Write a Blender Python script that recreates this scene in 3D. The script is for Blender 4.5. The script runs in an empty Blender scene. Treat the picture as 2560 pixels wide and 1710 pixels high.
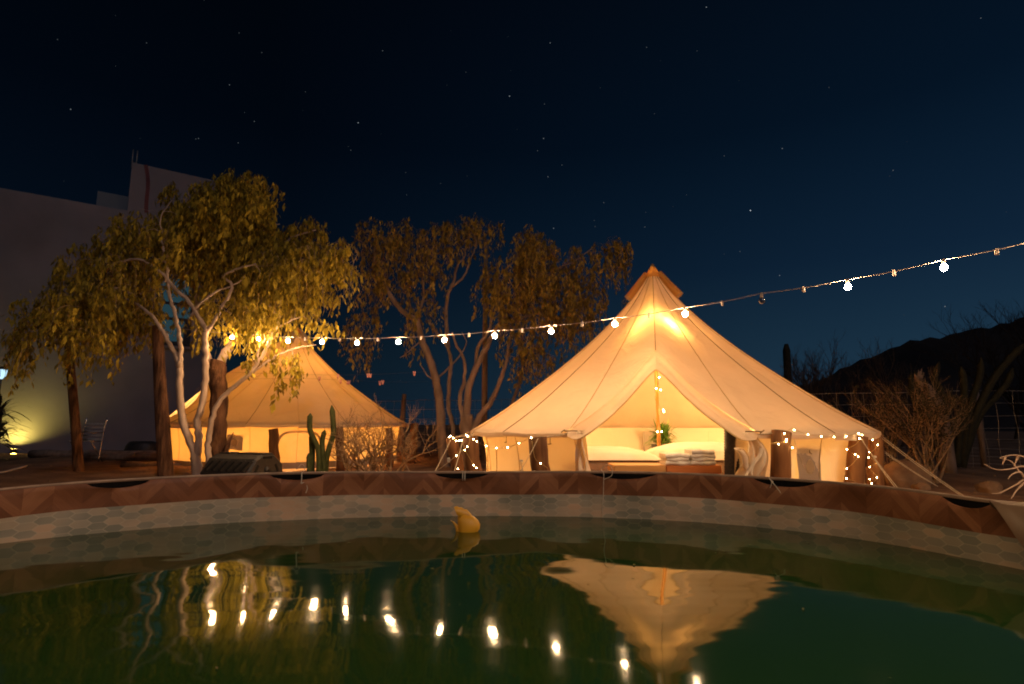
import bpy, math, random
import numpy as np
from mathutils import Vector, Matrix
R_ = math.radians
random.seed(7); rng = np.random.default_rng(7)
sc = bpy.context.scene
col = sc.collection

# ------------------------------------------------------------------ camera
F, YH, CAMH = 1422.0, 1060.0, 0.84          # focal length in photo pixels, horizon row, eye height
TILT = math.atan((YH-855)/F)
cam = bpy.data.objects.new('camera', bpy.data.cameras.new('camera')); col.objects.link(cam)
cam.data.sensor_width = 36; cam.data.lens = 36*F/2560
cam.data.clip_start = 0.05; cam.data.clip_end = 8000
cam.location = (0, 0, CAMH); cam.rotation_euler = (math.pi/2+TILT, 0, 0)
sc.camera = cam

# ------------------------------------------------------------------ world: clear night sky
W = bpy.data.worlds.new('World'); sc.world = W; W.use_nodes = True
nt = W.node_tree; nt.nodes.clear()
def wn(t): return nt.nodes.new(t)
out = wn('ShaderNodeOutputWorld'); bg = wn('ShaderNodeBackground'); tc = wn('ShaderNodeTexCoord')
sep = wn('ShaderNodeSeparateXYZ'); nt.links.new(tc.outputs['Generated'], sep.inputs[0])
ramp = wn('ShaderNodeValToRGB'); e = ramp.color_ramp.elements
e[0].position = 0.0; e[0].color = (.0105, .027, .049, 1)
e[1].position = .75; e[1].color = (.0008, .0022, .0050, 1)
for p, c in ((.10, (.0075, .0225, .041, 1)), (.25, (.0032, .0115, .0265, 1)), (.45, (.0011, .0050, .0125, 1))):
    x = e.new(p); x.color = c
nt.links.new(sep.outputs['Z'], ramp.inputs[0])
# glow of the last twilight stands over the hill to the east (+x)
mr = wn('ShaderNodeMapRange'); mr.inputs[1].default_value = -.35; mr.inputs[2].default_value = .75
mr.inputs[3].default_value = .36; mr.inputs[4].default_value = 1.55
nt.links.new(sep.outputs['X'], mr.inputs[0])
vm = wn('ShaderNodeVectorMath'); vm.operation = 'SCALE'
nt.links.new(ramp.outputs[0], vm.inputs[0]); nt.links.new(mr.outputs[0], vm.inputs['Scale'])
nt.links.new(vm.outputs[0], bg.inputs[0]); nt.links.new(bg.outputs[0], out.inputs[0])
bg.inputs[1].default_value = 1.0

# ------------------------------------------------------------------ faint moonlight (the one sun lamp)
moon = bpy.data.objects.new('moon_light', bpy.data.lights.new('moon_light', 'SUN')); col.objects.link(moon)
moon.data.energy = .19; moon.data.angle = R_(.6); moon.data.color = (.82, .80, 1.0)
moon.rotation_euler = (R_(52), 0, R_(28))

vs = sc.view_settings
vs.view_transform = 'Standard'; vs.look = 'None'; vs.exposure = 0; vs.gamma = 1
sc.render.engine = 'CYCLES'
cy = sc.cycles
cy.use_denoising = True; cy.filter_width = 1.9; cy.use_light_tree = True; cy.max_bounces = 8; cy.diffuse_bounces = 4; cy.glossy_bounces = 3
cy.transmission_bounces = 4; cy.transparent_max_bounces = 6; cy.sample_clamp_indirect = 4.0; cy.caustics_reflective = False
cy.caustics_refractive = False

# ------------------------------------------------------------------ helpers
def P(px, py, Y):
    """world point seen at photo pixel (px, py) at distance Y in front of the camera"""
    u = (px-1280)/F; v = (855-py)/F
    dy = math.cos(TILT)-v*math.sin(TILT); dz = math.sin(TILT)+v*math.cos(TILT)
    s = Y/dy
    return Vector((u*s, Y, CAMH+dz*s))
def PX(px, Y, z):
    """world point in column px at distance Y and height z"""
    # solve column for a point at known Y,z : depth along optical axis
    d = Y*math.cos(TILT)+(z-CAMH)*math.sin(TILT)
    return Vector(((px-1280)/F*d, Y, z))

class MB:
    def __init__(s): s.v = []; s.f = []; s.uv = None; s.mi = []
    def add(s, vs, fs, mi=0):
        b = len(s.v); s.v.extend([tuple(p) for p in vs]); s.f.extend([tuple(b+i for i in q) for q in fs]); s.mi.extend([mi]*len(fs)); return s
    def box(s, c, size, rot=None, mi=0, bev=0):
        c = Vector(c); h = Vector(size)/2
        if bev <= 0:
            vs = [Vector((x*h.x, y*h.y, z*h.z)) for x in (-1, 1) for y in (-1, 1) for z in (-1, 1)]
            fs = [(0,1,3,2), (4,6,7,5), (0,4,5,1), (2,3,7,6), (0,2,6,4), (1,5,7,3)]
        else:
            b = bev
            prof = [(-h.x+b,-h.y), (h.x-b,-h.y), (h.x,-h.y+b), (h.x,h.y-b), (h.x-b,h.y), (-h.x+b,h.y), (-h.x,h.y-b), (-h.x,-h.y+b)]
            vs = []; fs = []
            for z, k in ((-h.z, 1-b/max(h.x, h.y)), (-h.z+b, 1), (h.z-b, 1), (h.z, 1-b/max(h.x, h.y))):
                vs += [Vector((x*k, y*k, z)) for x, y in prof]
            for r in range(3):
                for i in range(8):
                    j = (i+1) % 8; fs.append((r*8+i, r*8+j, r*8+8+j, r*8+8+i))
            fs.append(tuple(range(7, -1, -1))); fs.append(tuple(range(24, 32)))
        if rot is not None: vs = [rot @ p for p in vs]
        return s.add([p+c for p in vs], fs, mi)
    def tube(s, pts, rad, n=6, caps=True, star=0, mi=0):
        pts = [Vector(p) for p in pts]; m = len(pts)
        if not hasattr(rad, '__len__'): rad = [rad]*m
        tang = []
        for i in range(m):
            t = pts[min(i+1, m-1)]-pts[max(i-1, 0)]
            tang.append(t.normalized() if t.length > 1e-9 else Vector((0,0,1)))
        a = Vector((1,0,0)) if abs(tang[0].x) < .8 else Vector((0,1,0))
        nrm = (a-tang[0]*a.dot(tang[0])).normalized()
        vs = []; fs = []
        for i in range(m):
            nrm = (nrm-tang[i]*nrm.dot(tang[i])).normalized(); bi = tang[i].cross(nrm)
            for k in range(n):
                an = 2*math.pi*k/n
                rr = rad[i]*(1-star*(k % 2))
                vs.append(pts[i]+nrm*(math.cos(an)*rr)+bi*(math.sin(an)*rr))
        for i in range(m-1):
            for k in range(n):
                j = (k+1) % n; fs.append((i*n+k, i*n+j, (i+1)*n+j, (i+1)*n+k))
        if caps:
            fs.append(tuple(range(n-1, -1, -1))); fs.append(tuple((m-1)*n+k for k in range(n)))
        return s.add(vs, fs, mi)
    def grid(s, rows, close_u=False, mi=0):
        """rows: list of lists of points"""
        m = len(rows); n = len(rows[0]); fs = []
        for i in range(m-1):
            for k in range(n if close_u else n-1):
                j = (k+1) % n; fs.append((i*n+k, i*n+j, (i+1)*n+j, (i+1)*n+k))
        return s.add([p for r in rows for p in r], fs, mi)
    def sphere(s, c, r, n=12, m=8, scale=(1,1,1), rot=None, mi=0):
        c = Vector(c); vs = []; fs = []
        for i in range(m+1):
            th = math.pi*i/m
            for k in range(n):
                a = 2*math.pi*k/n
                p = Vector((math.sin(th)*math.cos(a)*r*scale[0], math.sin(th)*math.sin(a)*r*scale[1], math.cos(th)*r*scale[2]))
                vs.append(c+(rot @ p if rot is not None else p))
        for i in range(m):
            for k in range(n):
                j = (k+1) % n; fs.append((i*n+k, (i+1)*n+k, (i+1)*n+j, i*n+j))
        return s.add(vs, fs, mi)
    def build(s, name, mat, parent=None, smooth=True, uv=None):
        me = bpy.data.meshes.new(name)
        off = ORIG.get(parent.name, Vector()) if parent is not None else Vector()
        me.from_pydata([(p[0]-off.x, p[1]-off.y, p[2]-off.z) for p in s.v], [], s.f)
        mats = mat if isinstance(mat, (list, tuple)) else [mat]
        for mm in mats: me.materials.append(mm)
        if len(mats) > 1: me.polygons.foreach_set('material_index', s.mi)
        if smooth: me.polygons.foreach_set('use_smooth', [True]*len(me.polygons))
        if uv is not None:
            l = me.uv_layers.new(name='UVMap')
            for lp in me.loops: l.data[lp.index].uv = uv[lp.vertex_index]
        me.update()
        o = bpy.data.objects.new(name, me); col.objects.link(o)
        if parent is not None:
            o.parent = parent; ORIG[o.name] = off
        return o
ORIG = {}
def tag(o, label=None, cat=None, group=None, kind=None):
    if label: o['label'] = label
    if cat: o['category'] = cat
    if group: o['group'] = group
    if kind: o['kind'] = kind
    return o
def thing(name, label, cat, loc=(0,0,0), group=None):
    o = bpy.data.objects.new(name, None); col.objects.link(o); o.location = loc; o.empty_display_size = .1
    ORIG[o.name] = Vector(loc)
    return tag(o, label, cat, group)
def single(mb, name, mat, label, cat, group=None, kind=None, smooth=True, base=None):
    """a thing that is one mesh, its origin at its base"""
    a = np.array(mb.v); loc = Vector(base) if base is not None else Vector((a[:,0].mean(), a[:,1].mean(), a[:,2].min()))
    mb.v = [(p[0]-loc.x, p[1]-loc.y, p[2]-loc.z) for p in mb.v]
    o = mb.build(name, mat, None, smooth); o.location = loc
    return tag(o, label, cat, group, kind)
def shared(src, parent, loc=None, rot=None):
    o = src.copy(); col.objects.link(o); o.parent = parent
    if loc is not None: o.location = loc
    if rot is not None: o.rotation_euler = rot
    ORIG[o.name] = ORIG.get(src.name, Vector())
    return o
def spline(pts, n=6):
    """Catmull-Rom through pts"""
    pts = [Vector(p) for p in pts]; o = []
    q = [pts[0]*2-pts[1]]+pts+[pts[-1]*2-pts[-2]]
    for i in range(1, len(q)-2):
        for k in range(n):
            t = k/n; a, b, c, d = q[i-1], q[i], q[i+1], q[i+2]
            o.append(.5*((2*b)+(c-a)*t+(2*a-5*b+4*c-d)*t*t+(3*b-a-3*c+d)*t**3))
    o.append(pts[-1]); return o
def lerp_list(r, m):
    return [float(np.interp(i/(m-1), np.linspace(0, 1, len(r)), r)) for i in range(m)]

# ------------------------------------------------------------------ materials
def new_mat(name):
    m = bpy.data.materials.new(name); m.use_nodes = True; n = m.node_tree; n.nodes.clear()
    o = n.nodes.new('ShaderNodeOutputMaterial'); return m, n, o
def noise_col(n, c1, c2, scale, detail=5, coord='Object', stretch=None, contrast=(.35, .65)):
    t = n.nodes.new('ShaderNodeTexCoord'); x = n.nodes.new('ShaderNodeTexNoise'); x.inputs['Scale'].default_value = scale; x.inputs['Detail'].default_value = detail
    src = t.outputs[coord]
    if stretch:
        mp = n.nodes.new('ShaderNodeMapping'); mp.inputs['Scale'].default_value = stretch; n.links.new(src, mp.inputs[0]); src = mp.outputs[0]
    n.links.new(src, x.inputs[0])
    r = n.nodes.new('ShaderNodeValToRGB'); r.color_ramp.elements[0].position = contrast[0]; r.color_ramp.elements[1].position = contrast[1]
    r.color_ramp.elements[0].color = (*c1, 1); r.color_ramp.elements[1].color = (*c2, 1)
    n.links.new(x.outputs[0], r.inputs[0])
    return r.outputs[0], x.outputs[0], src
def mat(name, c1, c2=None, scale=6, rough=.85, bump=.25, bscale=40, stretch=None, spec=.3, bdist=.01, metallic=0):
    m, n, o = new_mat(name); b = n.nodes.new('ShaderNodeBsdfPrincipled')
    c2 = c2 or tuple(x*.65 for x in c1)
    cc, _, src = noise_col(n, c2, c1, scale, stretch=stretch)
    n.links.new(cc, b.inputs['Base Color']); b.inputs['Roughness'].default_value = rough
    b.inputs['Specular IOR Level'].default_value = spec; b.inputs['Metallic'].default_value = metallic
    if bump:
        x = n.nodes.new('ShaderNodeTexNoise'); x.inputs['Scale'].default_value = bscale; x.inputs['Detail'].default_value = 4
        n.links.new(src, x.inputs[0]); bp = n.nodes.new('ShaderNodeBump'); bp.inputs['Strength'].default_value = bump; bp.inputs['Distance'].default_value = bdist
        n.links.new(x.outputs[0], bp.inputs['Height']); n.links.new(bp.outputs[0], b.inputs['Normal'])
    n.links.new(b.outputs[0], o.inputs[0]); return m
def emit(name, c, s, sampled=True):
    m, n, o = new_mat(name); x = n.nodes.new('ShaderNodeEmission'); x.inputs[0].default_value = (*c, 1); x.inputs[1].default_value = s
    n.links.new(x.outputs[0], o.inputs[0])
    if not sampled: m.cycles.emission_sampling = 'NONE'
    return m
def canvas_mat(name, c, tr=.45, wr=.25, tcol=None):
    """cotton canvas that lets lamp light through"""
    m, n, o = new_mat(name)
    cc, _, src = noise_col(n, tuple(x*.93 for x in c), c, 2.2, 6)
    d = n.nodes.new('ShaderNodeBsdfDiffuse'); t = n.nodes.new('ShaderNodeBsdfTranslucent'); mx = n.nodes.new('ShaderNodeMixShader')
    n.links.new(cc, d.inputs[0])
    tm = n.nodes.new('ShaderNodeMix'); tm.data_type = 'RGBA'; tm.blend_type = 'MULTIPLY'; tm.inputs[0].default_value = 1
    n.links.new(cc, tm.inputs[6]); tm.inputs[7].default_value = (*(tcol or (1, .86, .62)), 1)
    n.links.new(tm.outputs[2], t.inputs[0]); mx.inputs[0].default_value = tr
    w = n.nodes.new('ShaderNodeTexNoise'); w.inputs['Scale'].default_value = 3.0; w.inputs['Detail'].default_value = 3; w.inputs['Distortion'].default_value = .6
    n.links.new(src, w.inputs[0])
    f = n.nodes.new('ShaderNodeTexNoise'); f.inputs['Scale'].default_value = 160; n.links.new(src, f.inputs[0])
    b1 = n.nodes.new('ShaderNodeBump'); b1.inputs['Strength'].default_value = wr; b1.inputs['Distance'].default_value = .06; n.links.new(w.outputs[0], b1.inputs['Height'])
    b2 = n.nodes.new('ShaderNodeBump'); b2.inputs['Strength'].default_value = .15; b2.inputs['Distance'].default_value = .003
    n.links.new(f.outputs[0], b2.inputs['Height']); n.links.new(b1.outputs[0], b2.inputs['Normal'])
    n.links.new(b2.outputs[0], d.inputs['Normal']); n.links.new(b2.outputs[0], t.inputs['Normal'])
    n.links.new(d.outputs[0], mx.inputs[1]); n.links.new(t.outputs[0], mx.inputs[2]); n.links.new(mx.outputs[0], o.inputs[0])
    return m
def leaf_mat(name, c1, c2, tr=.3):
    m, n, o = new_mat(name)
    g = n.nodes.new('ShaderNodeNewGeometry'); r = n.nodes.new('ShaderNodeValToRGB')
    r.color_ramp.elements[0].color = (*c1, 1); r.color_ramp.elements[1].color = (*c2, 1)
    n.links.new(g.outputs['Random Per Island'], r.inputs[0])
    d = n.nodes.new('ShaderNodeBsdfPrincipled'); d.inputs['Roughness'].default_value = .6; d.inputs['Specular IOR Level'].default_value = .25
    t = n.nodes.new('ShaderNodeBsdfTranslucent'); mx = n.nodes.new('ShaderNodeMixShader'); mx.inputs[0].default_value = tr
    n.links.new(r.outputs[0], d.inputs['Base Color']); n.links.new(r.outputs[0], t.inputs[0])
    n.links.new(d.outputs[0], mx.inputs[1]); n.links.new(t.outputs[0], mx.inputs[2]); n.links.new(mx.outputs[0], o.inputs[0]); return m

M = {}
M['ground'] = mat('sandy_soil', (.30, .165, .085), (.17, .085, .04), 1.6, .95, .9, 14, bdist=.04)
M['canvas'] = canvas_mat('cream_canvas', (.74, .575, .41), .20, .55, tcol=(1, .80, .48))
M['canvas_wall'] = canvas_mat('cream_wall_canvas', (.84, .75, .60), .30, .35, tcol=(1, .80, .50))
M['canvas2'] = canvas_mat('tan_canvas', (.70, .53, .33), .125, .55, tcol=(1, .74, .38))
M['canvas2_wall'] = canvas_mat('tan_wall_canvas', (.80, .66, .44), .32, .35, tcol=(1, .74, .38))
M['cap'] = canvas_mat('cap_canvas', (.85, .50, .15), .62)
M['skirt'] = canvas_mat('mud_skirt_vinyl', (.38, .33, .28), .15, .3)
M['patch'] = canvas_mat('grey_patch_cloth', (.36, .31, .27), .22, .1)
M['disc'] = canvas_mat('thin_disc_cloth', (.88, .80, .62), .75, .1)
M['seam'] = mat('seam_tape', (.26, .16, .07), None, 30, .9, .1)
M['seam_light'] = canvas_mat('seam_piping', (.62, .46, .26), .3, .1)
M['wood'] = mat('weathered_post_wood', (.27, .115, .04), (.10, .04, .015), 9, .8, .6, 30, (1, 1, .12), bdist=.012)
M['pole'] = mat('tent_pole_wood', (.55, .27, .06), (.36, .16, .035), 9, .5, .2, 30, (1, 1, .08))
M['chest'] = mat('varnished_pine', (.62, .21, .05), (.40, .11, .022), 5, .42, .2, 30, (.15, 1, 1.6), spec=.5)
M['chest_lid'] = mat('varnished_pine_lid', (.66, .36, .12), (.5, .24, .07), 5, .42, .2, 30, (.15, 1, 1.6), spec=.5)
M['linen'] = mat('white_linen', (.82, .77, .70), (.74, .68, .60), 4, .95, .35, 7, bdist=.02)
M['towel'] = mat('white_towel', (.84, .79, .70), (.74, .68, .58), 30, .98, .8, 180, bdist=.004)
M['blanket'] = mat('taupe_blanket', (.30, .20, .14), (.22, .145, .10), 9, .95, .4, 60)
M['rope'] = mat('pale_rope', (.62, .50, .36), (.42, .33, .22), 60, .9, .4, 200, bdist=.002)
M['twine'] = mat('white_twine', (.75, .68, .58), None, 60, .9)
M['wicker'] = mat('dark_wicker', (.035, .024, .018), (.015, .01, .008), 40, .55, .2, 90)
M['bark_pale'] = mat('pale_smooth_bark', (.62, .45, .33), (.44, .31, .22), 9, .85, .4, 28, (1, 1, .35))
M['bark_dark'] = mat('flaking_brown_bark', (.24, .115, .055), (.07, .03, .015), 13, .95, 1.0, 24, (1, 1, .25), bdist=.05)
M['bark_mid'] = mat('grey_brown_bark', (.30, .20, .14), (.19, .12, .08), 9, .9, .5, 28, (1, 1, .35))
M['twig'] = mat('dry_twig_bark', (.38, .24, .13), (.22, .13, .065), 20, .9, .3, 60)
M['twig_dark'] = mat('dark_twig_bark', (.10, .07, .055), (.06, .04, .03), 20, .9, .2)
M['leaf'] = leaf_mat('olive_yellow_leaf', (.15, .11, .012), (.62, .45, .045))
M['leaf_grey'] = leaf_mat('grey_green_leaf', (.11, .095, .035), (.22, .175, .06))
M['leaf_far'] = leaf_mat('brownish_olive_leaf', (.12, .08, .017), (.46, .30, .05))
M['leaf_dark'] = leaf_mat('dim_scrub_leaf', (.05, .04, .018), (.11, .08, .03))
M['grass'] = leaf_mat('palm_green_leaf', (.07, .16, .025), (.20, .34, .06), .35)
M['cactus'] = mat('cactus_skin', (.075, .085, .025), (.045, .055, .016), 12, .8, .4, 60)
M['cactus_dim'] = mat('dimmed_cactus_skin', (.042, .036, .015), (.026, .022, .010), 12, .9, .4, 60)  # cactus skin with its colour darkened, so it looks dimly lit under the bulbs
M['plaster'] = mat('building_plaster', (.27, .235, .24), (.20, .17, .17), .45, .95, .3, 9)
M['plaster_dark'] = mat('grey_render', (.20, .21, .22), (.15, .16, .165), .6, .95, .2, 12)
M['stain'] = mat('rust_stain_render', (.20, .07, .065), (.14, .05, .05), 2, .95, .2)
M['iron'] = mat('dark_iron', (.06, .045, .04), None, 20, .6, .2, metallic=.4)
M['steel'] = mat('galvanised_wire', (.42, .36, .30), (.30, .25, .2), 30, .45, .1, metallic=.6)
M['alu'] = mat('aluminium_tube', (.62, .62, .64), None, 20, .25, .05, metallic=.9)
M['webbing'] = mat('grey_webbing', (.40, .38, .36), None, 30, .8, .3)
M['black_plastic'] = mat('black_plastic', (.035, .029, .026), (.022, .019, .017), 25, .55, .35, 120, spec=.45, bdist=.003)
M['slot'] = mat('dark_slot_plastic', (.010, .009, .008), None, 20, .8, .1)
M['black_vinyl'] = mat('black_vinyl', (.008, .007, .007), None, 12, .85, .2, spec=.1)
M['flap'] = mat('brown_vinyl_sheet', (.23, .15, .10), (.19, .12, .08), 3, .48, .15, 12, spec=.5)
M['rim_cord'] = mat('highlit_rim_plastic', (.52, .38, .29), None, 12, .4, .1, spec=.5)  # cord colour lightened to paint in the tent-light highlight along the rim
M['rock'] = mat('desert_rock', (.30, .18, .10), (.18, .10, .055), 4, .95, .8, 12, bdist=.05)
M['yellow'] = mat('yellow_rubber', (.78, .42, .035), (.68, .34, .03), 5, .42, .1, 30, spec=.5)
M['hill'] = mat('far_hillside_scrub', (.050, .035, .028), (.022, .016, .014), .06, 1, .6, .6, bdist=.8)
M['peg'] = mat('clothes_peg_plastic', (.55, .24, .20), (.4, .16, .12), 30, .5, .1)
M['socket'] = mat('pale_socket_plastic', (.55, .45, .40), None, 30, .6, .1)
M['copper'] = mat('thin_copper_wire', (.65, .42, .16), None, 30, .4, .1, metallic=.7)
M['frame_dark'] = mat('window_frame_metal', (.035, .033, .035), None, 20, .6, .1)
BULB_S = 1050.0
M['bulb'] = emit('lit_bulb_glass', (1, .62, .31), BULB_S)
M['fairy'] = emit('lit_fairy_bulb', (1, .74, .36), 95)
M['lantern'] = emit('lit_tent_lantern', (1, .62, .26), 950)
M['table_lamp'] = emit('lit_table_lamp', (1, .57, .19), 1350)
M['table_lamp2'] = emit('lit_far_table_lamp', (1, .61, .22), 1000)
M['lantern2'] = emit('lit_far_tent_lantern', (1, .61, .22), 1900)
M['uplight'] = emit('lit_ground_spot', (1, .82, .16), 2000)
M['pane'] = emit('dim_lit_teal_pane', (.030, .075, .092), .55)
M['lamp_white'] = emit('lit_cold_lamp', (.55, .85, 1), 1.2)

def glass_mat():
    m, n, o = new_mat('clear_bulb_glass'); a = n.nodes.new('ShaderNodeBsdfTransparent'); g = n.nodes.new('ShaderNodeBsdfGlossy'); g.inputs[1].default_value = .05
    d = n.nodes.new('ShaderNodeLayerWeight'); d.inputs[0].default_value = .35; mx = n.nodes.new('ShaderNodeMixShader'); a.inputs[0].default_value = (.75, .7, .62, 1)
    n.links.new(d.outputs[1], mx.inputs[0]); n.links.new(a.outputs[0], mx.inputs[1]); n.links.new(g.outputs[0], mx.inputs[2]); n.links.new(mx.outputs[0], o.inputs[0]); return m
M['glass'] = glass_mat()

def liner_mat():
    """printed vinyl: wood chevron band on top, stretched hexagon tiles below; UV in metres (arc length, depth under rim)"""
    m, n, o = new_mat('printed_pool_vinyl'); N = n.nodes.new; L = n.links.new
    uv = N('ShaderNodeTexCoord'); sp = N('ShaderNodeSeparateXYZ'); L(uv.outputs['UV'], sp.inputs[0])
    def math_(op, a, b=None, c=None):
        x = N('ShaderNodeMath'); x.operation = op
        for i, q in enumerate((a, b, c)):
            if q is None: continue
            if isinstance(q, (int, float)): x.inputs[i].default_value = q
            else: L(q, x.inputs[i])
        return x.outputs[0]
    def vmath(op, a, b):
        x = N('ShaderNodeVectorMath'); x.operation = op
        for i, q in enumerate((a, b)):
            if isinstance(q, tuple): x.inputs[i].default_value = q
            else: L(q, x.inputs[i])
        return x
    u, v = sp.outputs[0], sp.outputs[1]
    # hexagons
    cb = N('ShaderNodeCombineXYZ'); L(math_('MULTIPLY', u, 1.1547/.100), cb.inputs[0]); L(math_('MULTIPLY', v, 1/.0385), cb.inputs[1])
    r = (1.7320508, 1.0, 1.0); h = (.8660254, .5, 0.0)
    a = vmath('SUBTRACT', vmath('MODULO', cb.outputs[0], r).outputs[0], h)
    b = vmath('SUBTRACT', vmath('MODULO', vmath('ADD', cb.outputs[0], h).outputs[0], r).outputs[0], h)
    la = vmath('DOT_PRODUCT', a.outputs[0], a.outputs[0]).outputs['Value']; lb = vmath('DOT_PRODUCT', b.outputs[0], b.outputs[0]).outputs['Value']
    mx = N('ShaderNodeMix'); mx.data_type = 'VECTOR'; L(math_('LESS_THAN', la, lb), mx.inputs[0]); L(b.outputs[0], mx.inputs[4]); L(a.outputs[0], mx.inputs[5])
    gv = mx.outputs[1]
    idv = vmath('SNAP', vmath('ADD', vmath('SUBTRACT', cb.outputs[0], gv).outputs[0], (.05, .05, .05)).outputs[0], (.1, .1, .1)).outputs[0]
    wn_ = N('ShaderNodeTexWhiteNoise'); wn_.noise_dimensions = '2D'; L(idv, wn_.inputs['Vector'])
    ab = N('ShaderNodeVectorMath'); ab.operation = 'ABSOLUTE'; L(gv, ab.inputs[0]); s2 = N('ShaderNodeSeparateXYZ'); L(ab.outputs[0], s2.inputs[0])
    hd = math_('MAXIMUM', s2.outputs[1], math_('ADD', math_('MULTIPLY', s2.outputs[0], .8660254), math_('MULTIPLY', s2.outputs[1], .5)))
    line = math_('GREATER_THAN', hd, .465)
    ns = N('ShaderNodeTexNoise'); ns.inputs['Scale'].default_value = 3.2; ns.inputs['Detail'].default_value = 1; L(uv.outputs['UV'], ns.inputs[0])
    pick = math_('ADD', math_('MULTIPLY', wn_.outputs[0], .55), math_('SUBTRACT', math_('MULTIPLY', ns.outputs[0], 1.5), .53))
    tr = N('ShaderNodeValToRGB'); e = tr.color_ramp.elements
    e[0].position = .12; e[0].color = (.26, .26, .22, 1); e[1].position = .9; e[1].color = (.60, .42, .30, 1)
    for p, c in ((.35, (.36, .33, .275, 1)), (.55, (.45, .37, .285, 1)), (.68, (.54, .42, .32, 1))): x = e.new(p); x.color = c
    L(pick, tr.inputs[0])
    ln = N('ShaderNodeMix'); ln.data_type = 'RGBA'; L(math_('MULTIPLY', line, .55), ln.inputs[0]); L(tr.outputs[0], ln.inputs[6]); ln.inputs[7].default_value = (.58, .50, .39, 1)
    # chevron wood
    ub = math_('DIVIDE', u, .25); fu = math_('FRACT', ub); blk = math_('FLOOR', ub)
    tri = math_('ABSOLUTE', math_('SUBTRACT', fu, .5))
    dg = math_('DIVIDE', math_('ADD', v, math_('MULTIPLY', tri, .26)), .055)
    side = math_('GREATER_THAN', fu, .5)
    cc = N('ShaderNodeCombineXYZ'); L(math_('FLOOR', dg), cc.inputs[0]); L(math_('ADD', math_('MULTIPLY', blk, 2), side), cc.inputs[1])
    w2 = N('ShaderNodeTexWhiteNoise'); w2.noise_dimensions = '2D'; L(cc.outputs[0], w2.inputs['Vector'])
    gr = N('ShaderNodeTexNoise'); gr.inputs['Scale'].default_value = 26; gr.inputs['Detail'].default_value = 4
    gc = N('ShaderNodeCombineXYZ'); L(math_('MULTIPLY', dg, .22), gc.inputs[0]); L(math_('MULTIPLY', u, .8), gc.inputs[1]); L(side, gc.inputs[2]); L(gc.outputs[0], gr.inputs[0])
    wt = math_('ADD', math_('MULTIPLY', w2.outputs[0], .75), math_('MULTIPLY', math_('SUBTRACT', gr.outputs[0], .4), .5))
    wr = N('ShaderNodeValToRGB'); e = wr.color_ramp.elements
    e[0].color = (.15, .056, .026, 1); e[1].color = (.38, .17, .085, 1); x = e.new(.5); x.color = (.24, .095, .046, 1)
    L(wt, wr.inputs[0])
    sel = N('ShaderNodeMix'); sel.data_type = 'RGBA'; L(math_('GREATER_THAN', v, .135), sel.inputs[0]); L(wr.outputs[0], sel.inputs[6]); L(ln.outputs[2], sel.inputs[7])
    bs = N('ShaderNodeBsdfPrincipled'); L(sel.outputs[2], bs.inputs['Base Color']); bs.inputs['Roughness'].default_value = .5; bs.inputs['Specular IOR Level'].default_value = .35
    wv = N('ShaderNodeTexNoise'); wv.inputs['Scale'].default_value = 7; wv.inputs['Detail'].default_value = 2; L(uv.outputs['UV'], wv.inputs[0])
    bp = N('ShaderNodeBump'); bp.inputs['Strength'].default_value = .3; bp.inputs['Distance'].default_value = .03; L(wv.outputs[0], bp.inputs['Height']); L(bp.outputs[0], bs.inputs['Normal'])
    L(bs.outputs[0], o.inputs[0]); return m
M['liner'] = liner_mat()

def water_mat():
    m, n, o = new_mat('murky_green_water'); N = n.nodes.new; L = n.links.new
    b = N('ShaderNodeBsdfPrincipled'); b.inputs['Base Color'].default_value = (.014, .052, .012, 1); b.inputs['Roughness'].default_value = .045; b.inputs['IOR'].default_value = 1.333
    t = N('ShaderNodeTexCoord'); mp = N('ShaderNodeMapping'); mp.inputs['Scale'].default_value = (1.0, .62, 1); mp.inputs['Rotation'].default_value = (0, 0, .3); L(t.outputs['Object'], mp.inputs[0])
    n1 = N('ShaderNodeTexNoise'); n1.inputs['Scale'].default_value = 1.5; n1.inputs['Detail'].default_value = 1.0; n1.inputs['Distortion'].default_value = .5; L(mp.outputs[0], n1.inputs[0])
    n2 = N('ShaderNodeTexNoise'); n2.inputs['Scale'].default_value = 9.0; n2.inputs['Detail'].default_value = 0; mp2 = N('ShaderNodeMapping'); mp2.inputs['Scale'].default_value = (.45, 1.5, 1); L(t.outputs['Object'], mp2.inputs[0]); L(mp2.outputs[0], n2.inputs[0])
    ad = N('ShaderNodeMath'); ad.operation = 'MULTIPLY_ADD'; L(n2.outputs[0], ad.inputs[0]); ad.inputs[1].default_value = .022; L(n1.outputs[0], ad.inputs[2])
    bp = N('ShaderNodeBump'); bp.inputs['Strength'].default_value = 1.0; bp.inputs['Distance'].default_value = .021; L(ad.outputs[0], bp.inputs['Height'])
    L(bp.outputs[0], b.inputs['Normal']); L(b.outputs[0], o.inputs[0]); return m
M['water'] = water_mat()

def star_mat():
    m, n, o = new_mat('star_light'); a = n.nodes.new('ShaderNodeAttribute'); a.attribute_name = 'mag'; x = n.nodes.new('ShaderNodeEmission'); x.inputs[0].default_value = (.82, .92, 1, 1)
    n.links.new(a.outputs['Fac'], x.inputs[1]); n.links.new(x.outputs[0], o.inputs[0]); m.cycles.emission_sampling = 'NONE'; return m

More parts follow.
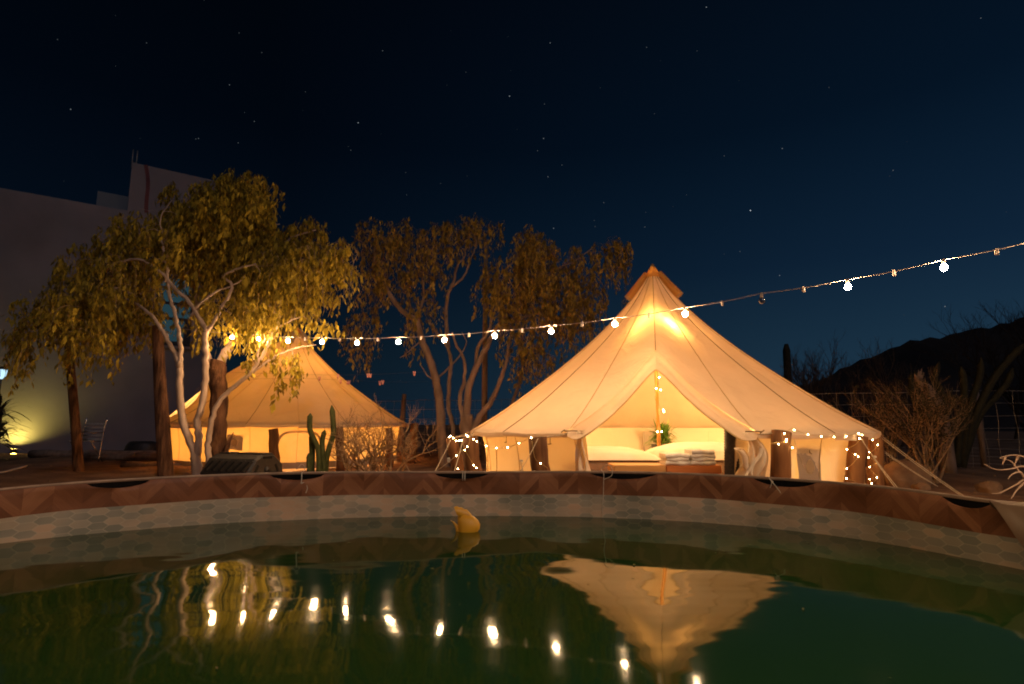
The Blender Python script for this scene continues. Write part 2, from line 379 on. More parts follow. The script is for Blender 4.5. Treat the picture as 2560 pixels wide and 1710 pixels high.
# ------------------------------------------------------------------ ground, hill, stars
def ground_z(x, y):
    return .035*math.sin(x*.9+1.3)*math.sin(y*.7)+.03*math.sin(x*2.1+y*1.3)
PC = Vector((-.28, 1.2))                                     # pool centre
mb = MB()
gx = sorted(set([-420, -190, -90, -50]+[-30+.6*i for i in range(101)]+[50, 90, 190, 420])); gy = sorted(set([-55, -30]+[-12+.6*i for i in range(81)]+[60, 110, 205, 600]))
mb.grid([[(x, y, ground_z(x, y) if abs(x) < 30 and -12 < y < 36 else 0) for x in gx] for y in gy])
tag(mb.build('ground', M['ground']), 'sandy reddish brown bare ground', None, None, 'structure')

mb = MB(); rows = []
ridge = [(1500, 1010), (1900, 985), (2010, 965), (2080, 935), (2150, 905), (2230, 868), (2300, 850), (2400, 833), (2480, 815), (2560, 795), (2700, 770), (2900, 760), (3200, 800), (3600, 900)]
for fy in (0, .25, .5, .75, 1):
    row = []
    for px in range(1500, 3601, 25):
        py = np.interp(px, [a for a, b in ridge], [b for a, b in ridge])+3.5*math.sin(px*.11)+3*math.sin(px*.043+1)+random.uniform(-1.5, 1.5)
        top = P(px, py, 120); k = fy
        d = 120-70*(1-k)
        row.append((top.x*(d/120)**.4 if False else top.x-10*(1-k), d, -2+(top.z+2)*k**1.2))
    rows.append(row)
rows.append([(x+10, 160, -2) for x, y, z in rows[-1]])
mb.grid(rows); tag(mb.build('hill', M['hill']), 'dark scrubby hillside beyond the wire fence', None, None, 'structure')

mb = MB(); mags = []
def star(d, r, s):
    d = d.normalized(); c = d*3000; a = d.orthogonal().normalized(); b = d.cross(a)
    vs = [c+a*r, c-a*r, c+b*r, c-b*r, c+d*r, c-d*r]
    mb.add(vs, [(0,2,4), (2,1,4), (1,3,4), (3,0,4), (2,0,5), (1,2,5), (3,1,5), (0,3,5)]); mags.extend([s]*6)
SL = [(162,250,2),(1168,220,3),(1261,98,2),(821,281,3),(1246,317,2.4),(1256,405,2),(1269,523,2.4),(1720,482,5),(1793,340,2),(1787,631,2.2),(2047,390,1.6),(1619,16,2.4),(2166,702,2.4),
      (526,194,1.6),(804,344,1.2),(877,116,1.4),(548,75,1),(455,317,1.4),(449,318,1),(1384,464,1.4),(1478,520,1.6),(1364,519,1.2),(336,98,1),(1696,576,1.4),(1232,345,1.4),(1248,238,1.2),
      (583,278,1.4),(546,327,1.2),(1660,357,1.2),(2248,41,1.4),(1482,108,1.2),(1288,378,1.4),(930,395,.8),(1068,165,.8),(132,90,.8),(1362,505,1),(1500,260,.8),(1900,200,.8),(600,120,.9),(1010,420,.7),(700,210,.7)]
for x, y, s in SL:
    star((P(x*1.0907, y*1.0907, 100)-cam.location), 2.3, .045*s*s+.03)
for i in range(420):
    d = Vector((random.gauss(0,1), random.gauss(0,1), random.gauss(0,1)))
    if d.z < 0: d.z = -d.z
    if d.normalized().z > .06: star(d, random.uniform(1.0, 1.9), random.choice((.03, .04, .06, .1)))
o = mb.build('stars', star_mat(), None, False); at = o.data.attributes.new('mag', 'FLOAT', 'POINT'); at.data.foreach_set('value', mags)
tag(o, 'small white stars scattered over the night sky', None, None, 'stuff')

# ------------------------------------------------------------------ pool
RIM_Z, WAT_Z = .527, .255
_an = [0, 27, 40, 48, 57, 71, 84, 100, 113, 122, 136, 143, 165, 200, 250, 300, 340, 360]
_rr = [2.50, 2.645, 2.77, 2.785, 2.755, 2.665, 2.59, 2.585, 2.645, 2.725, 2.825, 2.855, 2.84, 2.75, 2.65, 2.5, 2.45, 2.50]
_t = np.arange(0, 360, 1.0); _r = np.interp(_t, _an, _rr)
_k = np.exp(-.5*(np.arange(-15, 16)/5)**2); _k /= _k.sum(); _r = np.convolve(np.r_[_r[-15:], _r, _r[:15]], _k, 'valid')
def pool_r(deg): return float(np.interp(deg % 360, np.r_[_t, 360], np.r_[_r, _r[0]]))
def pool_pt(deg, z, dr=0):
    r = pool_r(deg)+dr; a = R_(deg); return Vector((PC.x+r*math.cos(a), PC.y+r*math.sin(a), z))
def rim_z(deg):
    d = deg % 360
    return RIM_Z-.024*math.exp(-((d-150)/9)**2)-.018*math.exp(-((d-28)/8)**2)+.004*math.sin(R_(d*7))
def pool_deg(px, py):
    best = None
    for d in np.arange(10, 170, .25):
        p = pool_pt(d, rim_z(d)); q = (Vector(p)-cam.location)
        c = q.y*math.cos(TILT)+q.z*math.sin(TILT); x = 1280+F*q.x/c
        if best is None or abs(x-px) < best[0]: best = (abs(x-px), d)
    return best[1]
DIPS = [(pool_deg(a, 0), pool_deg(b, 0)) for a, b in ((215, 378), (675, 815), (1085, 1220), (1478, 1640), (1885, 2035), (2362, 2478))]
DIPS += [(d-3, d+3) for d in range(175, 372, 20)]
def dip(deg):
    for b, a in DIPS:
        if a > deg % 360 > b or b < deg % 360 < a or b < (deg % 360)+360 < a or a < deg % 360 < b or min(a, b) < deg % 360 < max(a, b):
            t = ((deg % 360)-min(a, b))/abs(a-b); return .036*math.sin(math.pi*t)**.55
    return 0
degs = list(np.arange(0, 360, .5)); arc = [0]
for i in range(1, len(degs)+1): arc.append(arc[-1]+(pool_pt(degs[i % len(degs)], 0)-pool_pt(degs[i-1], 0)).length)
pool = thing('pool', 'round soft sided pool with printed vinyl liner and dark green water', 'pool', (PC.x, PC.y, 0))
mb = MB(); uvs = []; rows = []
levels = [0, .012, .03, .06, .10, .135, .2, .28, .4, .6]
for lv in levels:
    row = []
    for i in range(len(degs)+1):
        d = degs[i % len(degs)]; dp = dip(d); top = rim_z(d)-dp
        z = rim_z(d)-max(lv, dp) if lv < .06 else rim_z(d)-lv
        z = min(z, top-lv*.02)
        bulge = .012*math.sin(R_(d*23))*math.sin(min(lv, .2)/.2*math.pi)+(.010 if lv > 0 else .004)*(1 if dp == 0 else 1.6)
        row.append(pool_pt(d, max(z, -.02), -bulge)); uvs.append((arc[i]+3, max(rim_z(d)-z, 0)+.0005))
    rows.append(row)
mb.grid(rows); mb.build('liner', M['liner'], pool, True, uvs)
mb = MB(); mb.grid([[pool_pt(d, rim_z(d)+a, b) for d in degs] for a, b in ((-.10, .003), (-.004, .003), (.001, .006))], True); mb.build('black_lining', M['black_vinyl'], pool)
mb = MB(); mb.grid([[pool_pt(d, rim_z(d)+a, b) for d in degs] for a, b in ((-.002, -.004), (.005, .002), (.006, .012), (.003, .022), (-.01, .026), (-.55, .04))], True); mb.build('outer_wall', M['flap'], pool)
mb = MB(); mb.tube([pool_pt(d, rim_z(d)+.007, .006) for d in degs]+[pool_pt(0, rim_z(0)+.007, .006)], .0065, 6, False); mb.build('rim_cord', M['rim_cord'], pool)
# tie strings over the rim
for px, style in ((752, 0), (1160, 1), (1512, 2), (1930, 3)):
    d = pool_deg(px, 0); a = pool_pt(d, rim_z(d)); inn = (Vector((PC.x, PC.y, 0))-Vector((a.x, a.y, 0))).normalized(); sd = Vector((-inn.y, inn.x, 0))
    mb = MB(); z = Vector((0,0,1))
    if style == 0:
        mb.tube(spline([a-inn*.035-z*.02, a+z*.012, a+inn*.02-z*.03, a+inn*.022-z*.055, a+inn*.025+sd*.015-z*.05]), .003, 5)
        mb.tube(spline([a+inn*.022-z*.055, a+inn*.025+sd*.025-z*.058, a+inn*.03+sd*.036-z*.085, a+inn*.03+sd*.028-z*.115]), .003, 5)
        mb.sphere(a+inn*.023-z*.053, .007, 8, 6)
        mb.tube(spline([a-inn*.03-z*.01, a-inn*.05+z*.03+sd*.02, a-inn*.06+z*.055, a-inn*.06+z*.02-sd*.03]), .0025, 5)
    elif style == 1:
        for k in (-.006, .008): mb.tube(spline([a-inn*.03-z*.04+sd*k, a+z*.012+sd*k, a+inn*.02-z*.02+sd*k, a+inn*.016-z*.045+sd*k]), .003, 5)
    elif style == 2:
        mb.tube(spline([a+inn*.015-z*.04-sd*.0, a+inn*.03+sd*.055-z*.01, a+inn*.02+sd*.05+z*.04, a+sd*.015+z*.05, a-inn*.02-sd*.02+z*.02, a+inn*.01-z*.0, a+inn*.018-z*.05]), .0025, 5)
        mb.tube(spline([a+inn*.018-z*.05, a+inn*.02-sd*.004-z*.14, a+inn*.022-sd*.012-z*.22, a+inn*.02-sd*.01-z*.27]), .0022, 5)
    else:
        mb.tube(spline([a-inn*.03-sd*.03+z*.0, a-sd*.025+z*.014, a+inn*.02-z*.012, a+inn*.022+sd*.03-z*.05, a+inn*.02+sd*.055-z*.09]), .0028, 5)
        mb.tube(spline([a+inn*.02-z*.012, a+inn*.022-sd*.015-z*.05, a+inn*.02-sd*.06-z*.115]), .0028, 5); mb.sphere(a+inn*.02-z*.012, .007, 8, 6)
    mb.build('tie_string', M['twine'], pool)
# loose end of the sheet hanging over the rim
d0, d1 = pool_deg(2478, 0), pool_deg(2478, 0)-24
mb = MB(); rows = []
for j in range(25):
    v = j/24; row = []
    for i in range(41):
        u = i/40; d = d0+(d1-d0)*u
        gather = v**.9*.24*(1-u)                 # left edge falls away to the right
        dd = d+(d1-d0)*gather
        depth = .34*v
        fold = (.11*(abs(math.sin(u*9+v*1.2+.4))-.5)+.05*(abs(math.sin(u*19-v*2))-.5))*(v**.8)
        row.append(pool_pt(dd, rim_z(dd)+.012-depth-.02*math.sin(u*9)*v, -.022-.035*math.sin(min(v*1.4, 1)*math.pi)-fold-.02*v))
    rows.append(row)
rows.insert(0, [Vector(p)+Vector((.05*math.cos(R_(d0)), .05*math.sin(R_(d0)), -.12)) for p in rows[0]])
mb.grid(rows); mb.build('loose_sheet', M['flap'], pool)
mb = MB()
mb.grid([[PC.to_3d()+(pool_pt(d, 0)-PC.to_3d())*k+Vector((0,0,WAT_Z)) for d in degs[::4]] for k in (0.001, .3, .6, .85, .999)], True)
tag(mb.build('water', M['water']), 'dark green still pool water', None, None, 'structure')

# yellow floating fish
fp = P(1168, 1313, 3.25); fp.z = WAT_Z
fish = thing('pool_float', 'yellow fish shaped float with scalloped crest drifting by the pool wall', 'pool float', fp)
sx, sz = .0023, .0023
def fpt(px, py, dy=0): return Vector((fp.x+(px-1168)*sx, fp.y+dy, fp.z-(py-1313)*sz))
mb = MB(); rows = []
cl = [(1146, 1258, .012), (1152, 1268, .03), (1160, 1280, .045), (1168, 1290, .055), (1174, 1300, .058), (1176, 1312, .055), (1172, 1330, .04)]
for i, (x, y, r) in enumerate([(1152, 1272, .008), (1158, 1276, .030), (1165, 1284, .046), (1170, 1293, .056), (1173, 1303, .060), (1173, 1314, .058), (1170, 1326, .04), (1168, 1332, .005)]):
    c = fpt(x, y); rows.append([c+Vector((math.cos(a)*r*1.0, math.sin(a)*r*.75, math.cos(a)*r*.25)) for a in [2*math.pi*k/20 for k in range(20)]])
mb.grid(rows, True); mb.build('body', M['yellow'], fish)
mb = MB(); top = [(1136, 1256), (1143, 1254), (1148, 1257), (1155, 1257), (1160, 1261), (1167, 1262), (1172, 1267), (1178, 1273), (1182, 1282)]; low = [(1143, 1272), (1148, 1277), (1153, 1281), (1157, 1283), (1162, 1285), (1168, 1288), (1172, 1290), (1176, 1292), (1180, 1294)]
prof = [(-.7, .012), (-.35, .020), (0, .023), (.35, .020), (.7, .012)]
mb.grid([[fpt(*top[i], -.004)] + [fpt(top[i][0]*(1-t)+low[i][0]*t, top[i][1]*(1-t)+low[i][1]*t, -w) for t, w in ((.1, .010), (.4, .017), (1, .022))] + [fpt(top[i][0]*(1-t)+low[i][0]*t, top[i][1]*(1-t)+low[i][1]*t, w) for t, w in ((1, .022), (.4, .017), (.1, .010))] for i in range(9)], True)
mb.build('crest_fin', M['yellow'], fish)
mb = MB(); tl = [(1128, 1288, .002), (1134, 1291, .008), (1140, 1297, .012), (1144, 1305, .014), (1146, 1313, .014), (1140, 1320, .010), (1132, 1324, .003)]
mb.grid([[fpt(x, y)+Vector((math.cos(a)*r*.8, math.sin(a)*r*.8, 0)) for a in [2*math.pi*k/10 for k in range(10)]] for x, y, r in tl], True)
mb.tube([fpt(1142, 1309), fpt(1162, 1316)], [.012, .024], 8); mb.build('tail_fin', M['yellow'], fish)

# ------------------------------------------------------------------ bell tents
def bell_tent(name, label, C, a0, Re, Rw, za, ze, mats, door_open, group=None, conc=.11, zpk=1.66, push=.45):
    roof_m, wall_m = mats
    T = thing(name, label, 'tent', (C[0], C[1], 0), group)
    NG = 18; st = 360/NG
    def pt(phi, r, z):
        a = a0+R_(phi); return Vector((C[0]+r*math.cos(a), C[1]+r*math.sin(a), z))
    def rad(phi, t):
        c = .5-.5*math.cos(R_(phi)*NG)                      # 0 on seams, 1 mid panel
        r = Re*(t-conc*math.sin(math.pi*t**.85))*(1-.028*c*math.sin(math.pi*min(t, 1)))
        r += (.006*math.sin(phi*1.31+3*t)+.004*math.sin(phi*2.3-7*t+1))*max(0, t-.25)*1.6
        tp = (za-zpk)/(za-ze); r += push*math.exp(-(phi/13)**2)*math.sin(math.pi/2*min(1, t/tp))**1.6*max(0, 1-max(0, (t-tp)/(1-tp)))
        return r+Re*(0.02*(1-c)*max(0, (t-.86)/.14)**2)
    def hgt(phi, t):
        c = .5-.5*math.cos(R_(phi)*NG)
        return za+(ze-za)*t+.022*(c-1)*0+(.012*(1-c))*max(0, (t-.86)/.14)
    pc = 21.0                                              # half angle of the door cut at the eave
    def zcut(phi): return zpk-(zpk-ze)*min(1, abs(phi)/pc)**1.12
    def tmax(phi): return (za-zcut(phi))/(za-ze) if abs(phi) < pc else 1.0
    t0 = .06
    rows_n = 22
    for g in range(NG):
        p0 = -180+st*g
        phis = [p0+st*k/10 for k in range(11)]
        if p0 in (-20.0, 20.0) or abs(p0) < 21: phis = sorted(set(phis+([pc-.01] if p0 == 20 else [])))
        mb = MB()
        mb.grid([[pt(ph, rad(ph, t0+(tmax(ph)-t0)*k/rows_n), hgt(ph, t0+(tmax(ph)-t0)*k/rows_n)) for ph in phis] for k in range(rows_n+1)])
        rp = mb.build('roof_panel', roof_m, T)
        tm = tmax(p0) if abs(p0) < pc else 1.0
        mb = MB(); mb.tube([pt(p0, rad(p0, t0+(tm-t0)*k/16)+.003, hgt(p0, t0+(tm-t0)*k/16)+.004) for k in range(17)], .0042, 5, False); mb.build('seam', M['seam'] if (g % 2 or p0 == 0) else M['seam_light'], rp)
        if abs(p0+st/2) > pc:                              # eave valance
            ph2 = [p0+st*k/10 for k in range(11)]
            mb = MB(); mb.grid([[pt(ph, rad(ph, 1)+dr, hgt(ph, 1)+dz) for ph in ph2] for dr, dz in ((.001, 0), (.004, -.025), (-.003, -.055+.012*math.sin(g*2.1)))]); mb.build('eave_hem', roof_m, rp)
    # cap at the apex
    mb = MB(); mb.grid([[pt(a*20, r, z) for a in range(18)] for r, z in ((.004, za+.03), (.03, za+.01), (.055, za-.03), (.10, za-.115), (.135, za-.165), (.128, za-.17))], True)
    mb.build('apex_cap', M['cap'], T)
    mb = MB(); mb.grid([[pt(a*20, r, z) for a in range(18)] for r, z in ((.003, za+.048), (.022, za+.035), (.037, za-.0), (.034, za-.004))], True); mb.build('cap_tip', M['seam'], T)
    # hooded vents
    for ph in (-86, 80, 170):
        pts = [pt(ph, rad(ph, t)+.035, hgt(ph, t)+.030) for t in (.05, .09, .13, .17, .205)]
        mb = MB(); mb.tube(pts, [.03, .045, .054, .06, .064], 14, False); vt = mb.build('vent_hood', M['cap'] if door_open else roof_m, T)
        mb = MB(); mb.tube([pts[-1], pts[-1]+(pts[-1]-pts[-2]).normalized()*.012], .068, 14, False); mb.build('vent_rim', M['seam_light'], vt)
        mb = MB(); mb.tube([pts[-2]+(pts[-1]-pts[-2])*.7, pts[-2]+(pts[-1]-pts[-2])*.75], .058, 14); mb.build('vent_mesh', M['disc'], vt)
    # walls
    ow = 17.0 if door_open else 15.0                         # half angle of the doorway
    cuts = [ow]+[st*k for k in range(1, NG) if st*k > ow+2 and st*k < 360-ow-2]+[360-ow]
    for a, b in zip(cuts[:-1], cuts[1:]):
        mb = MB(); n = 8
        rows = []; sk = []
        for k in range(9):
            z = ze+.035-(ze+.035)*k/8
            rows.append([pt(a+(b-a)*i/n, Rw-.035*math.sin(math.pi*i/n)*math.sin(math.pi*k/8)+.012*math.sin(i*2.3+a)*k/8+(.10*(1-k/8)**3), z+.004) for i in range(n+1)])
        mb.grid(rows); wp = mb.build('wall_panel', wall_m, T)
        mb = MB(); mb.grid([[Vector(p)+(Vector(p)-Vector((C[0], C[1], p[2]))).normalized()*.012 for p in [pt(a+(b-a)*i/n, Rw+.012*math.sin(i*2.3+a), z) for i in range(n+1)]] for z in (.13+.01*math.sin(a), .06, .0)]); mb.build('mud_skirt', M['skirt'], wp)
        mb = MB(); mb.tube([rows[k][0]+(rows[k][0]-Vector((C[0], C[1], rows[k][0].z))).normalized()*.004 for k in range(9)], .004, 4, False); mb.build('wall_seam', M['seam_light'], wp)
    # centre pole
    mb = MB(); mb.tube([pt(0, 0, 0), pt(0, 0, za-.02)], .026, 10); mb.build('centre_pole', M['pole'], T)
    return T, pt, rad, hgt, zcut, tmax, pc
MC = (2.06, 8.1); MA = math.atan2(-8.1, -2.06)
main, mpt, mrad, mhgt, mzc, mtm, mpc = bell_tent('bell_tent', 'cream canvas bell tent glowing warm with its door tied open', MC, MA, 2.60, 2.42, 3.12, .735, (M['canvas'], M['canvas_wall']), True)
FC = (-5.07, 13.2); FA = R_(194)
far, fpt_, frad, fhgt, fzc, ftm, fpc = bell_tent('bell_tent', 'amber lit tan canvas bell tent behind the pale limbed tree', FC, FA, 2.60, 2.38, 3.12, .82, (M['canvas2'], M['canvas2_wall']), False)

# --- main tent: door flaps tied back
ZE = .735; ZP = 1.66
for s in (-1, 1):
    mb = MB(); rows = []
    for k in range(25):
        q = k/24; ph = s*mpc*q**.95; zo = mzc(ph); row = []
        ph_in = s*(16.2*q**.92); z_in = 1.43-(1.43-.70)*q**1.12
        t_o = mtm(ph)
        for i in range(9):
            w = i/8
            phw = ph*(1-w)+ph_in*w; zz = zo*(1-w)+z_in*w
            tt = (3.12-zz)/(3.12-ZE)
            r = mrad(phw, min(max(tt, t_o), 1.02))
            fold = .028*math.sin(w*9+q*3+s)*math.sin(math.pi*min(1, w*1.2+.1))*(.25+q)
            row.append(mpt(phw, r-.015-.06*w*math.sin(math.pi*q)+fold, zz-.03*math.sin(math.pi*w)*q))
        rows.append(row)
    mb.grid(rows); fl = mb.build('door_flap', M['canvas'], main)
    mb = MB(); mb.tube([r[-1] for r in rows], .009, 5, False); mb.build('flap_hem', M['seam_light'], fl)
    # gathered curtain below the tie
    mb = MB(); rows = []
    for k in range(21):
        q = k/20; z = .76*(1-q)+.0; row = []
        nar = .35+.65*min(1, abs(q-.12)*2.2) if s < 0 else .28+.9*math.sin(min(1, q*1.15+.05)*math.pi*.62)
        for i in range(33):
            u = i/32
            amp = (.045 if s < 0 else .055)*(.35+q)
            phc = 17.6 if s < 0 else 18.6; wd = 4.2 if s < 0 else 5.6
            ph = s*(phc+wd*(u-.5)*nar+(1.2*math.sin(q*7) if s > 0 else .2*math.sin(q*5)))
            r = 2.56+amp*math.sin(u*17+q*3.2*s+1)+.03*math.sin(u*7+q*9)+(.10*math.sin(math.pi*min(1, q*1.3))*(s > 0))
            row.append(mpt(ph, r, max(z+.02*math.sin(u*11+q*6)*q, .004)))
        rows.append(row)
    mb.grid(rows); mb.build('gathered_flap', M['canvas_wall'], main)
    mb = MB(); a = mpt(s*17.4, 2.66, .77); b = mpt(s*20.5, 2.70, ZE+.035)
    mb.tube([a, b], .006, 5); mb.tube([b+Vector((-.02, 0, -.015)), b+Vector((.02, 0, .012))], .007, 5); mb.build('tie_toggle', M['seam'], main)
# rolled edges on the right-hand flap: two soft cloth rolls that curl outward
for (c0, c1, rr) in ((P(1846, 1122, 5.42), P(1880, 1186, 5.46), .048), (P(1902, 1118, 5.46), P(1880, 1180, 5.42), .035)):
    mb = MB(); rows = []; ax = (c1-c0)
    for k in range(13):
        q = k/12; c = c0+ax*q+Vector((.02*math.sin(q*6), 0, 0)); row = []
        for i in range(21):
            b = 2*math.pi*1.3*i/20; r = rr*(1-.5*i/20)*(1-.35*q)
            row.append(c+Vector((math.cos(b)*r, math.sin(b)*r*.8, .25*math.sin(b)*r)))
        rows.append(row)
    mb.grid(rows); mb.build('flap_roll', M['canvas_wall'], main)
# grey patch with a thin round spot on the right wall, same on the far tent
def wall_patch(T, pt, Rw, phi, z0, z1, dphi, dz_disc, rd):
    mb = MB(); mb.grid([[pt(phi+dphi*(i/6-.5), Rw+.016+.004*math.sin(i*1.7+k), z0+(z1-z0)*k/6+.012*math.sin(i*.9)) for i in range(7)] for k in range(7)])
    p = mb.build('window_flap', M['patch'], T)
    c = (z0+z1)/2+dz_disc
    mb = MB(); pts = [pt(phi+math.degrees(rd*math.cos(b)/Rw)+.0, Rw+.022, c+rd*1.18*math.sin(b)) for b in [2*math.pi*k/20 for k in range(20)]]; mb.add(pts, [tuple(range(20))]); mb.build('port_disc', M['disc'], p)
    mb = MB(); mb.tube([pt(phi, Rw+.026, z1-.005), pt(phi, Rw+.028, z1-.045), pt(phi+.6, Rw+.03, z1-.06)], .004, 5); mb.build('toggle', M['seam'], p)
wall_patch(main, mpt, 2.42, 37, .27, .60, 7.5, -.02, .058)
wall_patch(far, fpt_, 2.38, 73, .36, .64, 7.6, -.01, .062)
# arched window outlines
def arch_window(T, pt, Rw, phi, half, z0, z1, fill, wdt=.02):
    path = []
    for k in range(41):
        b = math.pi*k/40; cx = math.cos(b); sy = math.sin(b)
        path.append((half*math.copysign(abs(cx)**.55, cx), z0+(z1-z0)*(.25+.75*sy**.6) if True else 0))
    path = [(half, z0)]+path+[(-half, z0)]
    if fill:
        mb = MB(); mb.grid([[pt(phi+a*(1-.0), Rw+.013, z0+(zz-z0)*k/4) for a, zz in path] for k in range(5)]); w = mb.build('arched_window', M['disc'], T)
    else: w = T
    mb = MB(); mb.tube([pt(phi+a, Rw+.018, z) for a, z in path], wdt, 5, False); mb.build('window_binding', M['seam_light'], w)
arch_window(main, mpt, 2.42, -58, 5, .10, .66, False, .007)
arch_window(far, fpt_, 2.38, 101, 9.5, .16, .70, False, .022)
arch_window(main, mpt, 2.42, 64, 4, .08, .6, False, .007)
# wall toggles and hanging cords on the main tent walls
for ph in (-44, -27, 30, 58):
    mb = MB(); mb.tube([mpt(ph, 2.50, .70), mpt(ph, 2.50, .63)], .004, 5); mb.tube([mpt(ph-.5, 2.51, .625), mpt(ph+.5, 2.51, .63)], .006, 5); mb.build('toggle', M['seam'], main)
# small night lights that shine through the round ports
M['night_light'] = emit('lit_night_light', (1, .66, .28), 170)
for pt_, ph, R0, z, lb in ((mpt, 37, 2.42, .41, 'cream'), (fpt_, 73, 2.38, .49, 'far tan')):
    c = pt_(ph, R0-.24, z); T = thing('night_light', f'small lit night light behind the round port of the {lb} tent wall', 'lamp', (c.x, c.y, 0), 'lamps inside the tents')
    mb = MB(); mb.sphere(c, .03, 12, 8); mb.build('globe', M['night_light'], T); mb = MB(); mb.tube([(c.x, c.y, 0), (c.x, c.y, .02), (c.x, c.y, .025), (c.x, c.y, z-.025)], [.05, .05, .008, .008], 8); mb.build('stand', M['wicker'], T)
# --- far tent: closed door with a slit of light
for s in (-1, 1):
    mb = MB(); rows = []
    for k in range(17):
        q = k/16; z = 1.64*(1-q)+.02*q
        if z > .82: half = fpc*((1.66-z)/(1.66-.82))**.9
        else: half = 17
        tt = min((3.12-max(z, .82))/(3.12-.82), 1); r = frad(0, tt) if z > .82 else 2.55
        gap = .35*q
        rows.append([fpt_(s*(gap+(half-gap)*i/8), r-.02+.02*math.sin(i*1.9+q*2)*q, z) for i in range(9)])
    mb.grid(rows); df = mb.build('door_panel', M['canvas2_wall'], far)
    mb = MB(); mb.tube([r[0] for r in rows], .006, 4, False); mb.build('zip', M['seam'], df)

# guy ropes
def rope(T, a, b, r=.006, slack=.015, name='guy_rope'):
    a = Vector(a); b = Vector(b); pts = [a.lerp(b, k/8)-Vector((0, 0, slack*math.sin(math.pi*k/8))) for k in range(9)]
    mb = MB(); mb.tube(pts, r, 5); return mb.build(name, M['rope'], T)
main_posts = [  # (top px, top py, foot px, Y, radius)
    (1130, 1095, 1150, 6.9, .075), (1173, 1094, 1192, 6.3, .085), (1342, 1093, 1362, 5.42, .088), (1953, 1078, 1950, 5.45, .088), (2147, 1090, 2132, 6.05, .088), (2190, 1088, 2188, 7.0, .088)]
plabels = ['leaning wooden post roped beside the thin tree trunk, outermost by the glowing tent', 'wooden post wound with fairy lights at the cream wall corner under the guy rope', 'short wooden post leaning in front of the cream wall left of the doorway flap',
           'stout reddish wooden post between the rolled door flap and grey window patch', 'wooden post with zigzag fairy lights at the cream wall end', 'wooden post with fairy lights standing clear of the tent beside the long ropes']
plabels[2] = 'short leaning wooden post with one fairy bulb in front of the plain cream wall'
def post(a, b, r, label, group, lean_top=True, matn='wood'):
    a = Vector(a); b = Vector(b); mb = MB(); n = 6
    ph = random.uniform(0, 6)
    pts = [b.lerp(a, k/n)+Vector((.008*math.sin(k*2+ph), .008*math.cos(k*1.7+ph), 0)) for k in range(n+1)]
    mb.tube(pts, [r*(1.03-.05*k/n+.03*math.sin(k*2.1+ph)) for k in range(n+1)], 14)
    return single(mb, 'wooden_post', M[matn], label, 'post', group, base=b)
MPT = []
for (tx, ty, fx, Y, r), lb in zip(main_posts, plabels):
    top = P(tx, ty, Y); foot = PX(fx+(fx-tx)*.35, Y, -.03); post(top, foot, r, lb, 'posts holding the cream tent'); MPT.append(top)
# ropes from tent eave corners to posts, and from posts to pegs
for i, (ph, k) in enumerate(((-60, 1), (-80, 0), (-20, 2), (20, 3), (60, 4), (80, 5), (-100, 0), (100, 5))):
    rope(main, mpt(ph, mrad(ph, 1), mhgt(ph, 1)), MPT[k]+Vector((0, 0, .0)), .006, .01, 'eave_cord')
for a, b in (((1128, 1096, 6.85), (1083, 1186, 6.2)), ((1158, 1098, 6.2), (1130, 1196, 5.5)), ((1162, 1120, 6.3), (1070, 1192, 6.6)), ((1345, 1096, 5.32), (1292, 1192, 5.0)), ((1303, 1152, 5.1), (1312, 1196, 5.0)),
             ((2150, 1092, 5.95), (2240, 1222, 5.3)), ((2152, 1096, 5.95), (2246, 1222, 5.3)), ((2202, 1088, 6.95), (2418, 1246, 5.9)), ((2200, 1092, 6.95), (2412, 1246, 5.9)), ((2195, 1116, 7.0), (2345, 1216, 6.8)), ((2192, 1118, 7.0), (2340, 1214, 6.8)),
             ((1985, 1098, 5.45), (2012, 1172, 5.4))):
    rope(main, P(*a), P(*b), .0042 if a[0] != 1985 else .002)
for q_, sz_ in ((P(1303, 1152, 5.08), (.03, .008, .02)), (P(1122, 1150, 6.4), (.03, .008, .05)), (P(2188, 1142, 5.7), (.02, .02, .02))):
    mb = MB(); mb.box(q_, sz_, bev=.003); mb.build('rope_slider', M['twine'], main)

fposts = [(428, 1072, 428, 12.9, .10), (683, 1072, 688, 10.45, .085), (848, 1068, 852, 10.7, .075), (973, 1070, 975, 12.0, .075), (1036, 1058, 1030, 12.9, .085)]
fl_ = ['wooden post under the raised eave by the far tent door', 'dark wooden post between the grey patch and arched window of the far tent', 'dark wooden post behind the bare branches beside the cactus', 'dark wooden post deep behind the middle of the dry thorn bush', 'orange lit wooden post past the end of the far tent wall']
for (tx, ty, fx, Y, r), lb in zip(fposts, fl_):
    top = P(tx, ty, Y); post(top, PX(fx, Y, -.03), r, lb, 'posts holding the far tent')
    c = Vector((FC[0], FC[1], top.z)); d_ = (top-c).normalized(); rope(far, c+d_*2.62, top, .005, .005, 'eave_cord')
rope(far, P(1040, 1062, 12.9), P(1077, 1140, 13.4), .006); rope(far, P(1006, 1140, 10.9), P(1026, 1182, 10.2), .006)

# lantern inside each tent
def lantern(C, z, m, label, off=(.10, -.05)):
    T = thing('hanging_lantern', label, 'lantern', (C[0], C[1], z)); c = Vector((C[0]+off[0], C[1]+off[1], z))
    mb = MB(); mb.sphere(c, .06, 14, 10); mb.build('globe', m, T)
    mb = MB(); mb.tube([c+Vector((0,0,.08)), c+Vector((0,0,.13))], [.03, .012], 8); mb.tube([c+Vector((0,0,.12)), Vector((C[0]+off[0]*.3, C[1]+off[1]*.3, z+.42))], .004, 5); mb.build('hanger', M['iron'], T)
lantern(MC, 2.03, M['lantern'], 'glowing lantern hung high behind the door peak inside the cream tent', (-.12, -.86))
lantern(FC, 1.75, M['lantern2'], 'glowing lantern hung on the pole inside the far tan tent')

